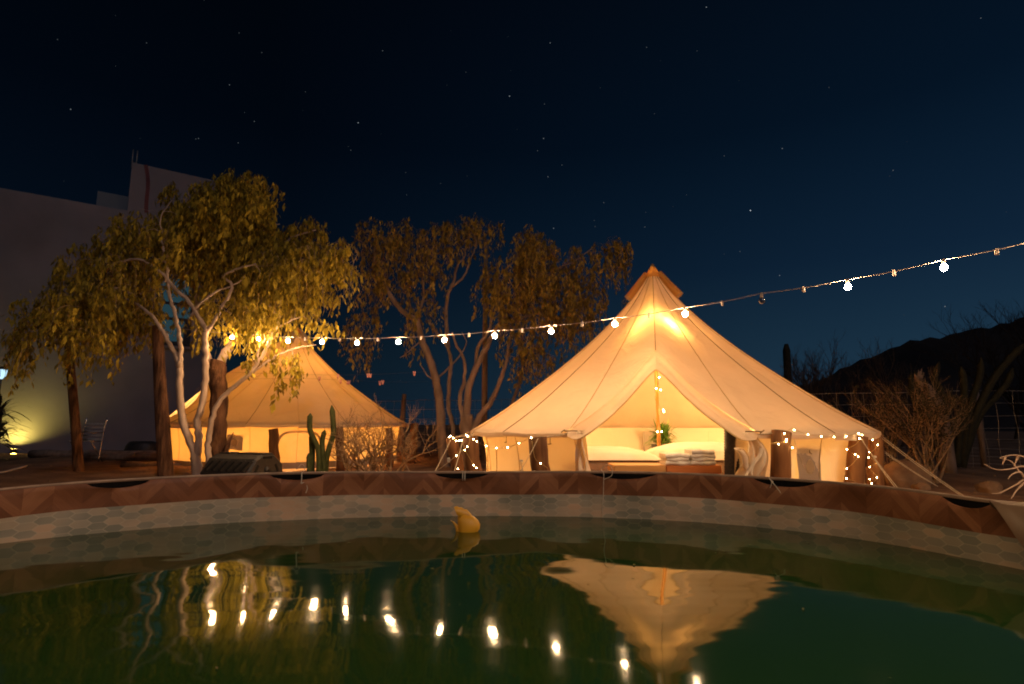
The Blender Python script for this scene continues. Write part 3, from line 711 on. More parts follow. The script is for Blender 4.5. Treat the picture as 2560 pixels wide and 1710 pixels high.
# ------------------------------------------------------------------ inside the main tent
def floor_lamp(x, y, z, label, m='table_lamp'):
    T = thing('table_lamp', label, 'lamp', (x, y, 0), 'lamps inside the tents')
    mb = MB(); mb.sphere((x, y, z), .065, 14, 10, (1, 1, 1.15)); mb.build('globe', M[m], T)
    mb = MB(); mb.tube([(x, y, 0), (x, y, .03), (x, y, .035), (x, y, z-.07), (x, y, z-.06)], [.09, .085, .015, .015, .04], 12); mb.build('stand', M['wicker'], T)
floor_lamp(.42, 8.6, .55, 'lamp glowing behind the plain cream wall beside the bed')
floor_lamp(3.74, 8.5, .50, 'lamp glowing behind the grey window patch of the cream tent')
floor_lamp(FC[0]-.6, FC[1]-.7, .52, 'lamp glowing behind the grey patch of the far tan tent', 'table_lamp2')
floor_lamp(FC[0]+.9, FC[1]-.2, .50, 'lamp glowing behind the thorn bush inside the far tan tent', 'table_lamp2')
def soft_block(x0, x1, y0, y1, z0, z1, rad_, crown=.05, n=20, seed=0):
    rows = []
    for j in range(n+1):
        v = j/n*2-1; row = []
        for i in range(n+1):
            u = i/n*2-1
            du = 1-abs(u)**3; dv = 1-abs(v)**4
            k = (max(du, 0)*max(dv, 0))**.45
            row.append(Vector((x0+(x1-x0)*(u+1)/2, y0+(y1-y0)*(v+1)/2, z0+(z1-z0)*k+crown*(1-u*u)*(1-v*v)+.008*math.sin(u*6+seed)*math.sin(v*7+seed*2)*k)))
        rows.append(row)
    return rows
def bed(x0, x1, y0, y1, zt, label, hump, seed):
    B = thing('bed', label, 'bed', ((x0+x1)/2, (y0+y1)/2, 0), 'beds inside the cream tent')
    mb = MB(); mb.box(((x0+x1)/2, (y0+y1)/2, .22), (x1-x0, y1-y0-.02, .44), bev=.05); mb.build('blanket_base', M['blanket'], B)
    mb = MB(); mb.box(((x0+x1)/2, (y0+y1)/2+.03, .43), (x1-x0+.01, y1-y0, .03), bev=.012); mb.build('mattress', M['linen'], B)
    mb = MB(); mb.grid(soft_block(x0-.04, x1+.04, y0-.03, y1, .425, zt-.03, .1, hump, 24, seed)); mb.build('duvet', M['linen'], B)
bed(.55, 1.72, 6.75, 8.1, .555, 'white made bed left of the pole whose duvet slopes towards the green plant', .03, 1)
bed(1.84, 3.0, 6.78, 8.1, .585, 'white made bed behind the folded towels and dark wicker column', .06, 2)
# pine chest pair
CY = 6.05
xa, xb, xm = PX(1527, CY, .36).x, PX(1788, CY, .36).x, PX(1652, CY, .36).x
for x0, x1, lb in ((xa, xm, 'low orange varnished pine chest without towels at the bed foot'), (xm+.006, xb, 'low orange varnished pine chest carrying folded white towels')):
    c = thing('wooden_chest', lb, 'chest', ((x0+x1)/2, CY, 0), 'pine chests at the foot of the beds')
    mb = MB(); mb.box(((x0+x1)/2, CY, .175), (x1-x0-.03, .36, .35), bev=.006); mb.build('body', M['chest'], c, False)
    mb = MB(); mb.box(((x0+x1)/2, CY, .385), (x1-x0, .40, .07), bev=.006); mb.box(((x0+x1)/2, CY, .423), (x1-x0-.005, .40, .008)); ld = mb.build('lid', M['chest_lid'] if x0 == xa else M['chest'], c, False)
    mb = MB(); mb.box((xm+(-.02 if x0 == xa else .03), CY-.203, .335), (.028, .008, .06)); mb.build('latch', M['alu'], c, False)
# towels
k = 0
for cx, h0, n in ((PX(1700, 6.0, .4).x-.06, .427, 3), (PX(1755, 6.0, .4).x-.03, .427, 4)):
    for i in range(n):
        mb = MB(); w = .245-.008*i; z = h0+.021+i*.036
        rows = []
        for q in range(13):                                  # folded: rounded front edge, layered
            a = -math.pi/2+math.pi*q/12
            yy = 5.98-.11-math.cos(a)*.022; zz = z+math.sin(a)*.0225
            rows.append([Vector((cx+(t-.5)*w+.01*math.sin(i*2+t*3), yy+.008*math.sin(t*9+i), zz+.004*math.sin(t*7+i*2))) for t in [j/10 for j in range(11)]])
        rows = [[p+Vector((0, .24, 0)) for p in rows[0]]]+rows+[[p+Vector((0, .24, 0)) for p in rows[-1]]]
        mb.grid(rows); n_ = len(rows)
        for e_ in (0, 10): mb.add([r[e_] for r in rows], [tuple(range(n_))])
        pos = ['bottom', 'second', 'third', 'top'][i] if n == 4 else ['bottom', 'middle', 'top'][i]
        single(mb, 'folded_towel', M['towel'], f'folded white towel, {pos} of the ' + ('four towel pile towards the wicker column' if n == 4 else 'three towel pile towards the tent pole'), 'towel', 'folded towels on the chest')
# wicker column
mb = MB(); a = PX(1834, 5.75, 0); b = P(1828, 1068, 5.75); n = 60
pts = [a.lerp(b, i/n) for i in range(n+1)]
mb.tube(pts, [.075*(1.1-.22*i/n)+(.004 if i % 2 else 0) for i in range(n+1)], 28, star=.05)
single(mb, 'wicker_column', M['wicker'], 'tall dark woven wicker column standing by the doorway between bed and rolled flap', 'wicker column', base=a)
# plant between the beds
pp = Vector((2.24, 8.62, 0)); plant = thing('potted_plant', 'bushy green potted plant behind the pole between the two beds', 'plant', pp)
mb = MB(); mb.tube([pp, pp+Vector((0,0,.52)), pp+Vector((0,0,.54))], [.12, .16, .165], 14); mb.build('pot', M['wicker'], plant)
mb = MB()
def blade(base, d, L, w, droop, n=5):
    sd = d.cross(Vector((0,0,1)));  sd = sd.normalized() if sd.length > .01 else Vector((1,0,0)); L1 = []; L2 = []
    for i in range(n+1):
        t = i/n; c = base+d*(L*t)-Vector((0,0,droop*t*t*L)); ww = w*(math.sin(math.pi*(.12+.88*t)))
        L1.append(c+sd*ww); L2.append(c-sd*ww)
    return [L1, L2]
for i in range(320):
    a = random.uniform(0, 6.28); el = random.uniform(-.1, 1.4); d = Vector((math.cos(a)*math.cos(el), math.sin(a)*math.cos(el)*.7, math.sin(el)))
    mb.grid(blade(pp+Vector((random.uniform(-.08, .08), random.uniform(-.06, .06), random.uniform(.50, .74))), d, random.uniform(.20, .36), .012, random.uniform(.1, .6)))
for i in range(9):
    a = random.uniform(-.9, .9); d = Vector((math.sin(a)*.8+.25, -.1, 1)).normalized(); mb.grid(blade(pp+Vector((.05, 0, .66)), d, random.uniform(.32, .45), .007, .45, 8))
mb.build('foliage', M['grass'], plant)
# beige cloth pocket on the back wall, behind the plant
mb = MB(); c = mpt(180, 2.40, .50); mb.box(c+Vector((-.10, -.02, 0)), (.36, .03, .40), bev=.01); mb.build('wall_pocket', M['skirt'], main)

# ------------------------------------------------------------------ fairy lights
def fairy_string(name_label, path, lights, group='fairy light strings', r=.0022, rb=.0046):
    pts = [P(*p) for p in path]; T = thing('fairy_lights', name_label, 'fairy lights', pts[0], group)
    mb = MB(); mb.tube(spline(pts, 4), r, 4, False); mb.build('wire', M['copper'], T)
    first = None
    for l in lights:
        c = P(*l)
        if first is None:
            mb = MB(); mb.sphere((0,0,0), rb, 8, 6); first = bpy.data.meshes.new('bulb'); first.from_pydata(mb.v, [], mb.f); first.materials.append(M['fairy'])
        o = bpy.data.objects.new('bulb', first); col.objects.link(o); o.parent = T; o.location = c-ORIG[T.name]
def z2(x, y): return (1060+x*.17857, 1060+y*.17857)           # zoom helper: enlarged crop -> photo pixels
def zz7(x, y): return (1960+x*.25554, 1050+y*.25562)
def zz4(x, y): return (1060+x*.36982, 640+y*.36990)
Yl = 6.05
fairy_string('fairy lights draped from the roped corner posts across the plain cream wall',
    [(*z2(350, 180), 6.7), (*z2(400, 190), 6.6), (*z2(450, 235), 6.4), (*z2(520, 235), 6.2), (*z2(560, 175), 6.1), (*z2(600, 150), 6.1), (*z2(690, 215), 6.0), (*z2(760, 260), 5.75), (*z2(870, 310), 5.6), (*z2(1015, 337), 5.45), (*z2(1170, 328), 5.32), (*z2(1330, 268), 5.3), (*z2(1500, 190), 5.3), (*z2(1545, 200), 5.3)],
    [(*z2(355, 182), 6.69), (*z2(375, 168), 6.65), (*z2(412, 198), 6.5), (*z2(450, 235), 6.38), (*z2(490, 235), 6.28), (*z2(522, 228), 6.18), (*z2(592, 155), 6.08), (*z2(612, 172), 6.08), (*z2(690, 212), 5.98), (*z2(740, 242), 5.8), (*z2(870, 308), 5.59), (*z2(1015, 336), 5.44), (*z2(1170, 328), 5.31), (*z2(1330, 268), 5.29), (*z2(1500, 188), 5.29)])
fairy_string('fairy light strand hanging in loops down the two roped posts at the cream wall corner',
    [(*z2(645, 190), 6.15), (*z2(635, 260), 6.12), (*z2(605, 318), 6.1), (*z2(455, 440), 6.25), (*z2(415, 470), 6.4), (*z2(470, 400), 6.2), (*z2(540, 250), 6.15), (*z2(572, 360), 6.1), (*z2(640, 480), 6.1), (*z2(695, 578), 6.1), (*z2(740, 615), 6.1), (*z2(690, 665), 6.15)],
    [(*z2(605, 318), 6.09), (*z2(572, 365), 6.09), (*z2(455, 440), 6.2), (*z2(695, 578), 6.09), (*z2(735, 615), 6.09), (*z2(475, 628), 6.7)])
fairy_string('short fairy light strand crossing the leaning post before the plain cream wall',
    [(*z2(1510, 230), 5.33), (*z2(1550, 470), 5.3), (*z2(1632, 550), 5.28), (*z2(1720, 610), 5.3), (*z2(1738, 660), 5.32)], [(*z2(1632, 550), 5.275)])
fairy_string('fairy lights swagged along the eave above the grey window patch',
    [(*zz7(0, 130), 5.4), (*zz7(60, 90), 5.38), (*zz7(100, 97), 5.37), (*zz7(235, 140), 5.4), (*zz7(365, 160), 5.5), (*zz7(490, 166), 5.65), (*zz7(610, 160), 5.8), (*zz7(730, 132), 5.92), (*zz7(765, 170), 6.0), (*zz7(830, 190), 6.4), (*zz7(895, 178), 6.75), (*zz7(925, 140), 6.85), (*zz7(900, 110), 6.9)],
    [(*zz7(3, 130), 5.36), (*zz7(100, 97), 5.36), (*zz7(235, 140), 5.39), (*zz7(365, 160), 5.49), (*zz7(490, 166), 5.64), (*zz7(610, 160), 5.79), (*zz7(730, 132), 5.9), (*zz7(763, 147), 6), (*zz7(790, 186), 6.2), (*zz7(826, 188), 6.35), (*zz7(866, 192), 6.6), (*zz7(898, 180), 6.74), (*zz7(922, 145), 6.84), (*zz7(902, 110), 6.88), (*zz7(800, 140), 6.5), (*zz7(830, 138), 6.6)])
fairy_string('fairy lights zigzagging down the wooden post at the end of the cream wall',
    [(*zz7(735, 140), 5.92), (*zz7(738, 185), 5.93), (*zz7(700, 240), 5.93), (*zz7(615, 288), 5.94), (*zz7(695, 335), 5.93), (*zz7(725, 356), 5.94), (*zz7(670, 430), 5.93), (*zz7(615, 475), 5.94), (*zz7(600, 540), 5.95), (*zz7(615, 572), 5.94), (*zz7(700, 600), 5.93)],
    [(*zz7(737, 182), 5.92), (*zz7(615, 288), 5.93), (*zz7(695, 335), 5.92), (*zz7(725, 356), 5.93), (*zz7(615, 475), 5.93), (*zz7(612, 572), 5.93)])
fairy_string('fairy lights spiralling down the lone post beside the long guy ropes',
    [(*zz7(920, 160), 6.88), (*zz7(918, 243), 6.89), (*zz7(870, 300), 6.88), (*zz7(836, 315), 6.88), (*zz7(828, 366), 6.9), (*zz7(890, 390), 6.88), (*zz7(914, 418), 6.89), (*zz7(838, 460), 6.88), (*zz7(880, 520), 6.88), (*zz7(910, 563), 6.89), (*zz7(858, 620), 6.88), (*zz7(815, 560), 6.89)],
    [(*zz7(918, 243), 6.88), (*zz7(836, 315), 6.87), (*zz7(828, 366), 6.89), (*zz7(914, 418), 6.88), (*zz7(838, 460), 6.87), (*zz7(910, 563), 6.88), (*zz7(838, 578), 6.88), (*zz7(858, 620), 6.87)])
fairy_string('fairy light loop round the stout reddish post by the door flap',
    [(*zz7(0, 100), 5.38), (*zz7(25, 190), 5.36), (*zz7(-60, 235), 5.34), (*zz7(-130, 230), 5.36), (*zz7(20, 215), 5.35), (*zz7(80, 270), 5.36), (*zz7(65, 300), 5.36)],
    [(*zz7(25, 190), 5.35), (*zz7(20, 210), 5.34), (*zz7(-52, 236), 5.33), (*zz7(82, 272), 5.35)])
pz = [(8.02, z) for z in (1.50, 1.35, 1.2, 1.0, .85, .72)]
T = thing('fairy_lights', 'thin fairy light wire wound down the orange pole inside the cream tent', 'fairy lights', (MC[0], MC[1], .5), 'fairy light strings')
mb = MB(); mb.tube(spline([Vector((MC[0]+.032*math.cos(i*1.3), MC[1]+.032*math.sin(i*1.3), 1.7-i*.07)) for i in range(17)], 4), .0025, 4, False); mb.build('wire', M['seam'], T)
for (x, y) in ((1590, 820), (1570, 895), (1600, 905), (1617, 1040), (1622, 1053), (1578, 1187), (1607, 1187)):
    mb = MB(); mb.sphere(P(*zz4(x, y), 8.03), .007, 8, 6); mb.build('bulb', M['fairy'], T)

# ------------------------------------------------------------------ festoon of bulbs
Z0 = 8.5
by = [843, 847, 853, 855, 857, 855, 850, 840, 828, 810, 785, 750, 717, 669]
bxp = [580, 647, 720, 805, 893, 996, 1111, 1237, 1378, 1537, 1713, 1905, 2120, 2360]
def line_Y(n): return Z0*(1-.0383*n)
S = thing('string_lights', 'string of round bulbs strung from the leafy tree across the cream tent', 'string lights', P(560, 835, 8.6))
wire = [P(455, 822, 9.0)]
BP = []
for n in range(14):
    c = P(bxp[n], by[n], line_Y(n)); BP.append(c)
d_ = BP[-1]-BP[-2]
for n in range(14, 21):
    BP.append(BP[-1]+d_+Vector((0, 0, .010*(n-13)))); 
# the string turns at its pole and comes back over the near side of the pool
turn = BP[-1]
for n in range(1, 15):
    t = n/14; q = turn.lerp(Vector((-6.5, -2.2, 3.1)), t); q.z -= .65*math.sin(math.pi*t); BP.append(q)
up = Vector((0, 0, .062))
for i, c in enumerate(BP): wire.append(c+up)
smooth_wire = []
for i in range(len(wire)-1):
    for k in range(4):
        t = k/4; q = wire[i].lerp(wire[i+1], t); q.z -= .012*math.sin(math.pi*t); smooth_wire.append(q)
smooth_wire.append(wire[-1])
mb = MB(); mb.tube(smooth_wire, .0036, 6, False); mb.build('cable', M['socket'], S)
gl = MB(); gl.sphere((0,0,0), .0235, 14, 10, (1, 1, 1.08)); gme = bpy.data.meshes.new('light_bulb'); gme.from_pydata(gl.v, [], gl.f); gme.materials.append(M['bulb'])
gme.polygons.foreach_set('use_smooth', [True]*len(gme.polygons))
sk = MB(); sk.tube([(0,0,.022), (0,0,.05), (0,0,.066)], [.013, .014, .009], 8); sme = bpy.data.meshes.new('socket'); sme.from_pydata(sk.v, [], sk.f); sme.materials.append(M['socket'])
cl = MB(); cl.box((0,0,-.020), (.026, .018, .036), bev=.004); cl.box((0,0,.003), (.016, .016, .016)); cme = bpy.data.meshes.new('clip'); cme.from_pydata(cl.v, [], cl.f); cme.materials.append(M['socket'])
ug = MB(); ug.sphere((0,0,-.004), .028, 14, 10, (1, 1, 1.1)); ume = bpy.data.meshes.new('dead_bulb'); ume.from_pydata(ug.v, [], ug.f); ume.materials.append(M['glass']); ume.polygons.foreach_set('use_smooth', [True]*len(ume.polygons))
for i, c in enumerate(BP):
    dead = (i == 11)
    o = bpy.data.objects.new('light_bulb', ume if dead else gme); col.objects.link(o); o.parent = S; o.location = c-ORIG[S.name]
    if dead: o['label'] = 'unlit clear glass bulb'
    s_ = bpy.data.objects.new('socket', sme); col.objects.link(s_); s_.parent = o
    if i+1 < len(BP):
        m_ = (wire[i+1]+wire[i+2])/2-Vector((0, 0, .012)); k_ = bpy.data.objects.new('clip', cme); col.objects.link(k_); k_.parent = S; k_.location = m_-ORIG[S.name]; k_.rotation_euler = (0, random.uniform(-.15, .15), random.uniform(0, 3))
mb = MB(); e0 = Vector((turn.x+.25, turn.y-.1, -.05)); mb.tube([e0, Vector((e0.x, e0.y, turn.z+.25))], [.06, .045], 10); single(mb, 'wooden_pole', M['wood'], 'tall wooden pole holding the far end of the bulb string', 'pole', base=e0)
mb = MB(); e0 = Vector((-6.6, -2.2, -.05)); mb.tube([e0, Vector((e0.x, e0.y, 3.4))], [.06, .045], 10); single(mb, 'wooden_pole', M['wood'], 'tall wooden pole on the near side of the pool carrying the bulb string', 'pole', base=e0)

# ------------------------------------------------------------------ trees
class Tree:
    def __init__(s, name, label, bark, leafm, base, group='trees around the tents'):
        s.T = thing(name, label, 'tree', base, group); s.bark = bark; s.leafm = leafm
        s.trunk = MB(); s.tw = MB(); s.nodes = []; s.lv = []; s.nr = []
    def limb(s, pts, r0, r1, n=9, mb=None):
        q = spline(pts, 5); m = len(q)
        q = [p+Vector((random.gauss(0, .006), random.gauss(0, .006), 0)) for p in q]
        rs = [.9*r0+.9*(r1-r0)*(i/(m-1))**.8 for i in range(m)]
        (mb or s.trunk).tube(q, [r*(1+.06*math.sin(i*1.7+r0*90)) for i, r in enumerate(rs)], n)
        s.nodes += [tuple(p) for p in q]; s.nr += rs
        return q
    def bare(s, px_pts, Y, r0, r1): return s.limb([P(x, y, Y+dy) for x, y, dy in [(p+(0,))[:3] if len(p) == 2 else p for p in px_pts]], r0, r1)
    def crown(s, blobs, strands_per, leaf_len=.088, leaf_w=.0165, leaves=26, hang=.45, tw_r=.007, spread=.034, wig=.10):
        anchors = []
        for (px, py, rx, ry, Y, dY, n) in blobs:
            for _ in range(int(n*strands_per)):
                while True:
                    u = rng.uniform(-1, 1, 3)
                    if (u**2).sum() < 1: break
                u *= .35+.65*rng.uniform()**.2 if rng.uniform() < .6 else 1
                anchors.append(P(px+u[0]*rx, py+u[1]*ry, Y+u[2]*dY))
        nod = np.array(s.nodes); A = np.array([tuple(a) for a in anchors])
        order = np.argsort([((nod-a)**2).sum(1).min() for a in A])
        cur = [tuple(p) for p in nod]; rr = list(s.nr)
        arr = np.zeros((len(cur)+len(A)*2, 3)); arr[:len(cur)] = cur; cnt = len(cur)
        rad_ = np.zeros(len(arr)); rad_[:cnt] = rr
        for oi in order:
            a = A[oi]; d = ((arr[:cnt]-a)**2).sum(1)*(1+.0*rad_[:cnt]); j = int(d.argmin()); b = arr[j]; L = math.sqrt(((a-b)**2).sum())
            if L > .03:
                mid = (a+b)/2+np.array([rng.normal(0, .10*L), rng.normal(0, .10*L), .10*L+rng.normal(0, .08*L)])
                mid2 = (a*.8+b*.2)+np.array([rng.normal(0, .05*L), rng.normal(0, .05*L), .07*L])
                r0 = min(rad_[j]*.75, tw_r*(.7+1.6*L)); r1 = tw_r*.35
                s.tw.tube([b, mid, mid2, a], [r0, r0*.7, r0*.5, r1], 4, False)
                if cnt+2 < len(arr)+1 and cnt+2 <= len(arr): arr[cnt] = mid; rad_[cnt] = r0*.7; arr[cnt+1] = a; rad_[cnt+1] = r1; cnt += 2
            # hanging strand of leaves
            n = int(leaves*rng.uniform(.55, 1.3)); h = hang*rng.uniform(.4, 1.25)
            t = np.sort(rng.uniform(0, 1, n)); dx = rng.normal(0, wig, 2)
            c = np.stack([a[0]+dx[0]*t**.6+rng.normal(0, spread, n), a[1]+dx[1]*t**.6+rng.normal(0, spread, n), a[2]+.06*np.sin(t*3.14)-h*t**1.2+rng.normal(0, spread*.5, n)], 1)
            s.lv.append((c, leaf_len, leaf_w))
            if rng.uniform() < .5:
                k = [0, n//3, 2*n//3, n-1] if n > 4 else [0, n-1]
                st_ = [a]+[np.array([a[0]+dx[0]*tt**.6, a[1]+dx[1]*tt**.6, a[2]+.06*math.sin(tt*3.14)-h*tt**1.2]) for tt in (.3, .6, .95)]
                s.tw.tube(st_, [.0022, .002, .0015, .001], 3, False)
    def finish(s):
        s.trunk.build('trunk', M[s.bark], s.T)
        if s.tw.v: s.tw.build('branches', M[s.bark], s.T)
        if s.lv:
            C = np.concatenate([c for c, _, _ in s.lv]); L = np.concatenate([np.full(len(c), l) for c, l, _ in s.lv]); Wd = np.concatenate([np.full(len(c), w) for c, _, w in s.lv]); n = len(C)
            k_ = np.clip(rng.lognormal(0, .32, n), .4, 1.9); L = L*k_; Wd = Wd*k_*rng.uniform(.6, 1.3, n)
            d = np.stack([rng.normal(0, .34, n), rng.normal(0, .34, n), -np.ones(n)], 1); d /= np.linalg.norm(d, axis=1)[:, None]
            az = rng.uniform(0, 2*math.pi, n); sd = np.stack([np.cos(az), np.sin(az), np.zeros(n)], 1); sd -= d*(sd*d).sum(1)[:, None]; sd /= np.linalg.norm(sd, axis=1)[:, None]
            nm = np.cross(d, sd)
            v = np.empty((n, 5, 3)); v[:, 0] = C; v[:, 1] = C+d*(L*.42)[:, None]+sd*Wd[:, None]+nm*(Wd*.35)[:, None]; v[:, 2] = C+d*L[:, None]+nm*(L*.12)[:, None]
            v[:, 3] = C+d*(L*.42)[:, None]-sd*Wd[:, None]+nm*(Wd*.35)[:, None]; v[:, 4] = C+d*(L*.45)[:, None]
            v = v.reshape(-1, 3)-np.array(ORIG[s.T.name])
            b = np.arange(n)[:, None]*5; f = np.concatenate([b+np.array([0, 1, 4]), b+np.array([1, 2, 4]), b+np.array([2, 3, 4]), b+np.array([3, 0, 4])], 1).reshape(-1, 3)
            me = bpy.data.meshes.new('crown'); me.vertices.add(len(v)); me.vertices.foreach_set('co', v.ravel()); me.loops.add(f.size); me.loops.foreach_set('vertex_index', f.ravel().astype(np.int32))
            me.polygons.add(len(f)); me.polygons.foreach_set('loop_start', np.arange(0, f.size, 3, dtype=np.int32)); me.polygons.foreach_set('loop_total', np.full(len(f), 3, np.int32)); me.update(calc_edges=True)
            me.materials.append(M[s.leafm]); o = bpy.data.objects.new('crown', me); col.objects.link(o); o.parent = s.T

# big pale multi-stemmed tree beside the far tent
Y1 = 8.3
t1 = Tree('pale_limbed_tree', 'pale smooth limbed tree with drooping yellow olive leaves behind the pool rim', 'bark_pale', 'leaf', PX(492, Y1, 0))
t1.bare([(492, 1230), (492, 1190), (490, 1150), (488, 1132)], Y1, .085, .075)
t1.bare([(488, 1135), (472, 1095), (455, 1040), (450, 980), (449, 930), (449, 905)], Y1, .062, .050)
t1.bare([(449, 910), (432, 875), (410, 835), (392, 805), (372, 782), (340, 760, .2), (310, 745, .3)], Y1, .045, .018)
t1.bare([(449, 910), (452, 880), (448, 840), (440, 790), (425, 745), (420, 700), (417, 660), (412, 630), (405, 600, .1)], Y1, .042, .016)
t1.bare([(493, 1140), (496, 1090), (494, 1050), (505, 1010), (512, 960), (514, 900), (512, 840), (516, 826)], Y1, .058, .046)
t1.bare([(516, 828), (495, 790), (470, 750), (440, 725), (412, 690), (380, 665), (345, 648), (300, 655, .1), (270, 672, .2)], Y1, .040, .016)
t1.bare([(516, 828), (535, 805), (550, 775), (575, 735), (578, 710), (560, 690), (600, 670, -.1), (640, 660, -.2)], Y1, .038, .014)
t1.bare([(478, 790), (500, 760), (540, 730), (585, 712), (615, 690)], Y1, .024, .010)
t1.bare([(415, 705), (405, 650), (412, 600), (400, 550), (430, 500, .2)], Y1+.1, .022, .008)
t1.bare([(330, 735, .2), (280, 720, .3), (200, 750, .3), (140, 790, .3), (90, 830, .3)], Y1, .020, .008)
t1.bare([(526, 1172), (520, 1130), (524, 1080), (535, 1030), (560, 990), (600, 955), (640, 915), (665, 870), (690, 820), (700, 790)], Y1-.1, .052, .024)
t1.bare([(600, 955), (640, 925), (690, 890), (740, 870), (790, 862)], Y1-.1, .026, .008)
t1.bare([(640, 912), (650, 870), (680, 830), (730, 800), (760, 790)], Y1-.1, .022, .008)
t1.crown([(240, 700, 150, 105, Y1+.5, .9, 130), (370, 600, 150, 90, Y1+.6, .9, 130), (140, 760, 100, 60, Y1, .8, 48), (60, 830, 40, 40, Y1, .5, 12), (330, 770, 110, 60, Y1+.6, .55, 55), (700, 700, 130, 100, Y1+.4, .9, 120), (640, 770, 90, 40, Y1-.1, .7, 40),
          (570, 640, 130, 80, Y1+.7, .7, 80), (770, 640, 100, 60, Y1+.2, .8, 50), (850, 640, 50, 50, Y1+.3, .6, 18), (520, 750, 80, 40, Y1+.6, .5, 18), (230, 830, 70, 30, Y1, .5, 14)], 1.5, hang=.62)
t1.crown([(720, 905, 90, 35, Y1-.1, .3, 13), (640, 880, 60, 30, Y1-.1, .3, 6), (800, 800, 50, 30, Y1-.1, .3, 8), (690, 960, 30, 20, Y1-.1, .2, 4)], 1.0, leaf_len=.09, leaf_w=.02, leaves=16, hang=.25)
t1.finish()
Y2 = 9.0
t2 = Tree('brown_trunked_tree', 'taller tree with flaking dark brown trunk and high domed leafy crown', 'bark_dark', 'leaf', PX(543, Y2, 0))
t2.bare([(540, 1215), (542, 1150), (544, 1080), (548, 1000), (545, 940), (545, 905)], Y2, .165, .135)
bk = t2.bark; pale = MB(); sv = t2.trunk; t2.trunk = pale
t2.bare([(548, 912), (570, 872), (592, 830), (610, 790), (625, 740), (640, 690), (625, 640), (595, 600), (592, 550), (600, 505)], Y2, .085, .026)
t2.bare([(538, 925), (518, 890), (512, 850), (500, 800), (490, 740), (500, 660), (520, 590), (500, 520)], Y2, .070, .022)
t2.bare([(625, 730), (660, 690), (690, 650), (690, 620), (740, 590), (790, 575)], Y2, .035, .012)
t2.bare([(600, 610), (640, 590), (670, 565), (700, 560)], Y2, .030, .010)
t2.trunk = sv
t2.crown([(570, 500, 110, 75, Y2, 1.0, 125), (500, 520, 80, 70, Y2, .9, 60), (640, 490, 60, 60, Y2, .8, 45), (600, 450, 70, 35, Y2, .7, 38), (560, 600, 160, 70, Y2+.1, 1.0, 90), (440, 560, 60, 60, Y2, .7, 28), (420, 470, 18, 25, Y2, .3, 4), (720, 590, 80, 45, Y2+.2, .8, 40), (770, 560, 50, 25, Y2+.3, .5, 12)], 1.6, hang=.62)
t2.finish(); pale.build('upper_limbs', M['bark_pale'], t2.T)

# trees behind, between the tents
Y3 = 11.6
t3 = Tree('spreading_tree', 'spreading grey brown tree with several leaning stems between the two tents', 'bark_mid', 'leaf_far', PX(1115, Y3, 0))
t3.bare([(1122, 1195), (1110, 1160), (1104, 1090), (1098, 1000), (1090, 950), (1075, 900), (1055, 850), (1040, 800), (1020, 790), (990, 760), (965, 720), (942, 690), (935, 650), (942, 600), (930, 590, .2)], Y3, .125, .03)
t3.bare([(1150, 1180), (1138, 1150), (1135, 1080), (1122, 1020), (1122, 960), (1128, 915), (1120, 870), (1090, 830), (1070, 800)], Y3, .07, .028)
t3.bare([(1040, 800), (1050, 770), (1060, 740), (1055, 690), (1065, 650), (1085, 615)], Y3+.1, .045, .014)
t3.bare([(1120, 870), (1115, 790), (1120, 740), (1135, 700), (1145, 660), (1160, 645), (1170, 600), (1185, 570)], Y3+.2, .05, .016)
t3.bare([(1125, 720), (1160, 690), (1180, 640), (1190, 600), (1150, 540)], Y3+.2, .03, .010)
t3.bare([(942, 690), (900, 690), (880, 710)], Y3, .022, .008); t3.bare([(935, 650), (910, 610), (880, 590)], Y3, .02, .008)
t3.bare([(1055, 850), (1020, 880), (1000, 895)], Y3, .02, .008); t3.bare([(1098, 960), (1070, 940), (1060, 925), (1050, 910)], Y3, .02, .01)
t3.bare([(1090, 950), (1140, 900), (1165, 860), (1155, 830)], Y3, .025, .01)
t3.bare([(942, 690), (960, 745), (940, 780)], Y3, .018, .006)
t3.crown([(930, 640, 55, 90, Y3, .8, 40), (905, 800, 45, 80, Y3, .7, 36), (1000, 590, 90, 50, Y3, .9, 42), (960, 570, 80, 40, Y3, .7, 30), (1090, 590, 70, 45, Y3+.2, .9, 34), (1060, 660, 70, 45, Y3, .9, 28), (1190, 560, 50, 35, Y3+.2, .7, 22), (1240, 560, 45, 18, Y3+.3, .5, 8), (980, 690, 60, 60, Y3, .7, 20), (1130, 560, 50, 25, Y3+.2, .6, 14), (1060, 780, 80, 60, Y3, .9, 22)], 1.0, leaf_len=.09, leaf_w=.017, leaves=20, hang=.75, tw_r=.010)
t3.finish()
Y4 = 11.3
t4 = Tree('bushy_tree', 'dense drooping tree with thick fanned base close behind the cream tent roof', 'bark_mid', 'leaf_far', PX(1170, Y4, 0))
t4.bare([(1172, 1200), (1170, 1150), (1168, 1080), (1165, 1040)], Y4, .21, .15)
t4.bare([(1165, 1050), (1170, 980), (1185, 930), (1215, 870), (1240, 820), (1280, 770), (1320, 740), (1360, 715)], Y4, .095, .022)
t4.bare([(1180, 1090), (1200, 1040), (1230, 1000), (1255, 940), (1268, 890), (1275, 850)], Y4-.1, .085, .03)
t4.bare([(1160, 1050), (1150, 1000), (1160, 950), (1160, 900), (1140, 860), (1130, 830)], Y4, .06, .02)
t4.bare([(1190, 930), (1195, 870), (1225, 820), (1230, 760), (1240, 700), (1290, 650)], Y4+.1, .055, .018)
t4.bare([(1275, 850), (1300, 800), (1350, 780), (1380, 770)], Y4, .03, .01)
t4.bare([(1320, 740), (1380, 680), (1440, 650), (1480, 620)], Y4, .03, .01)
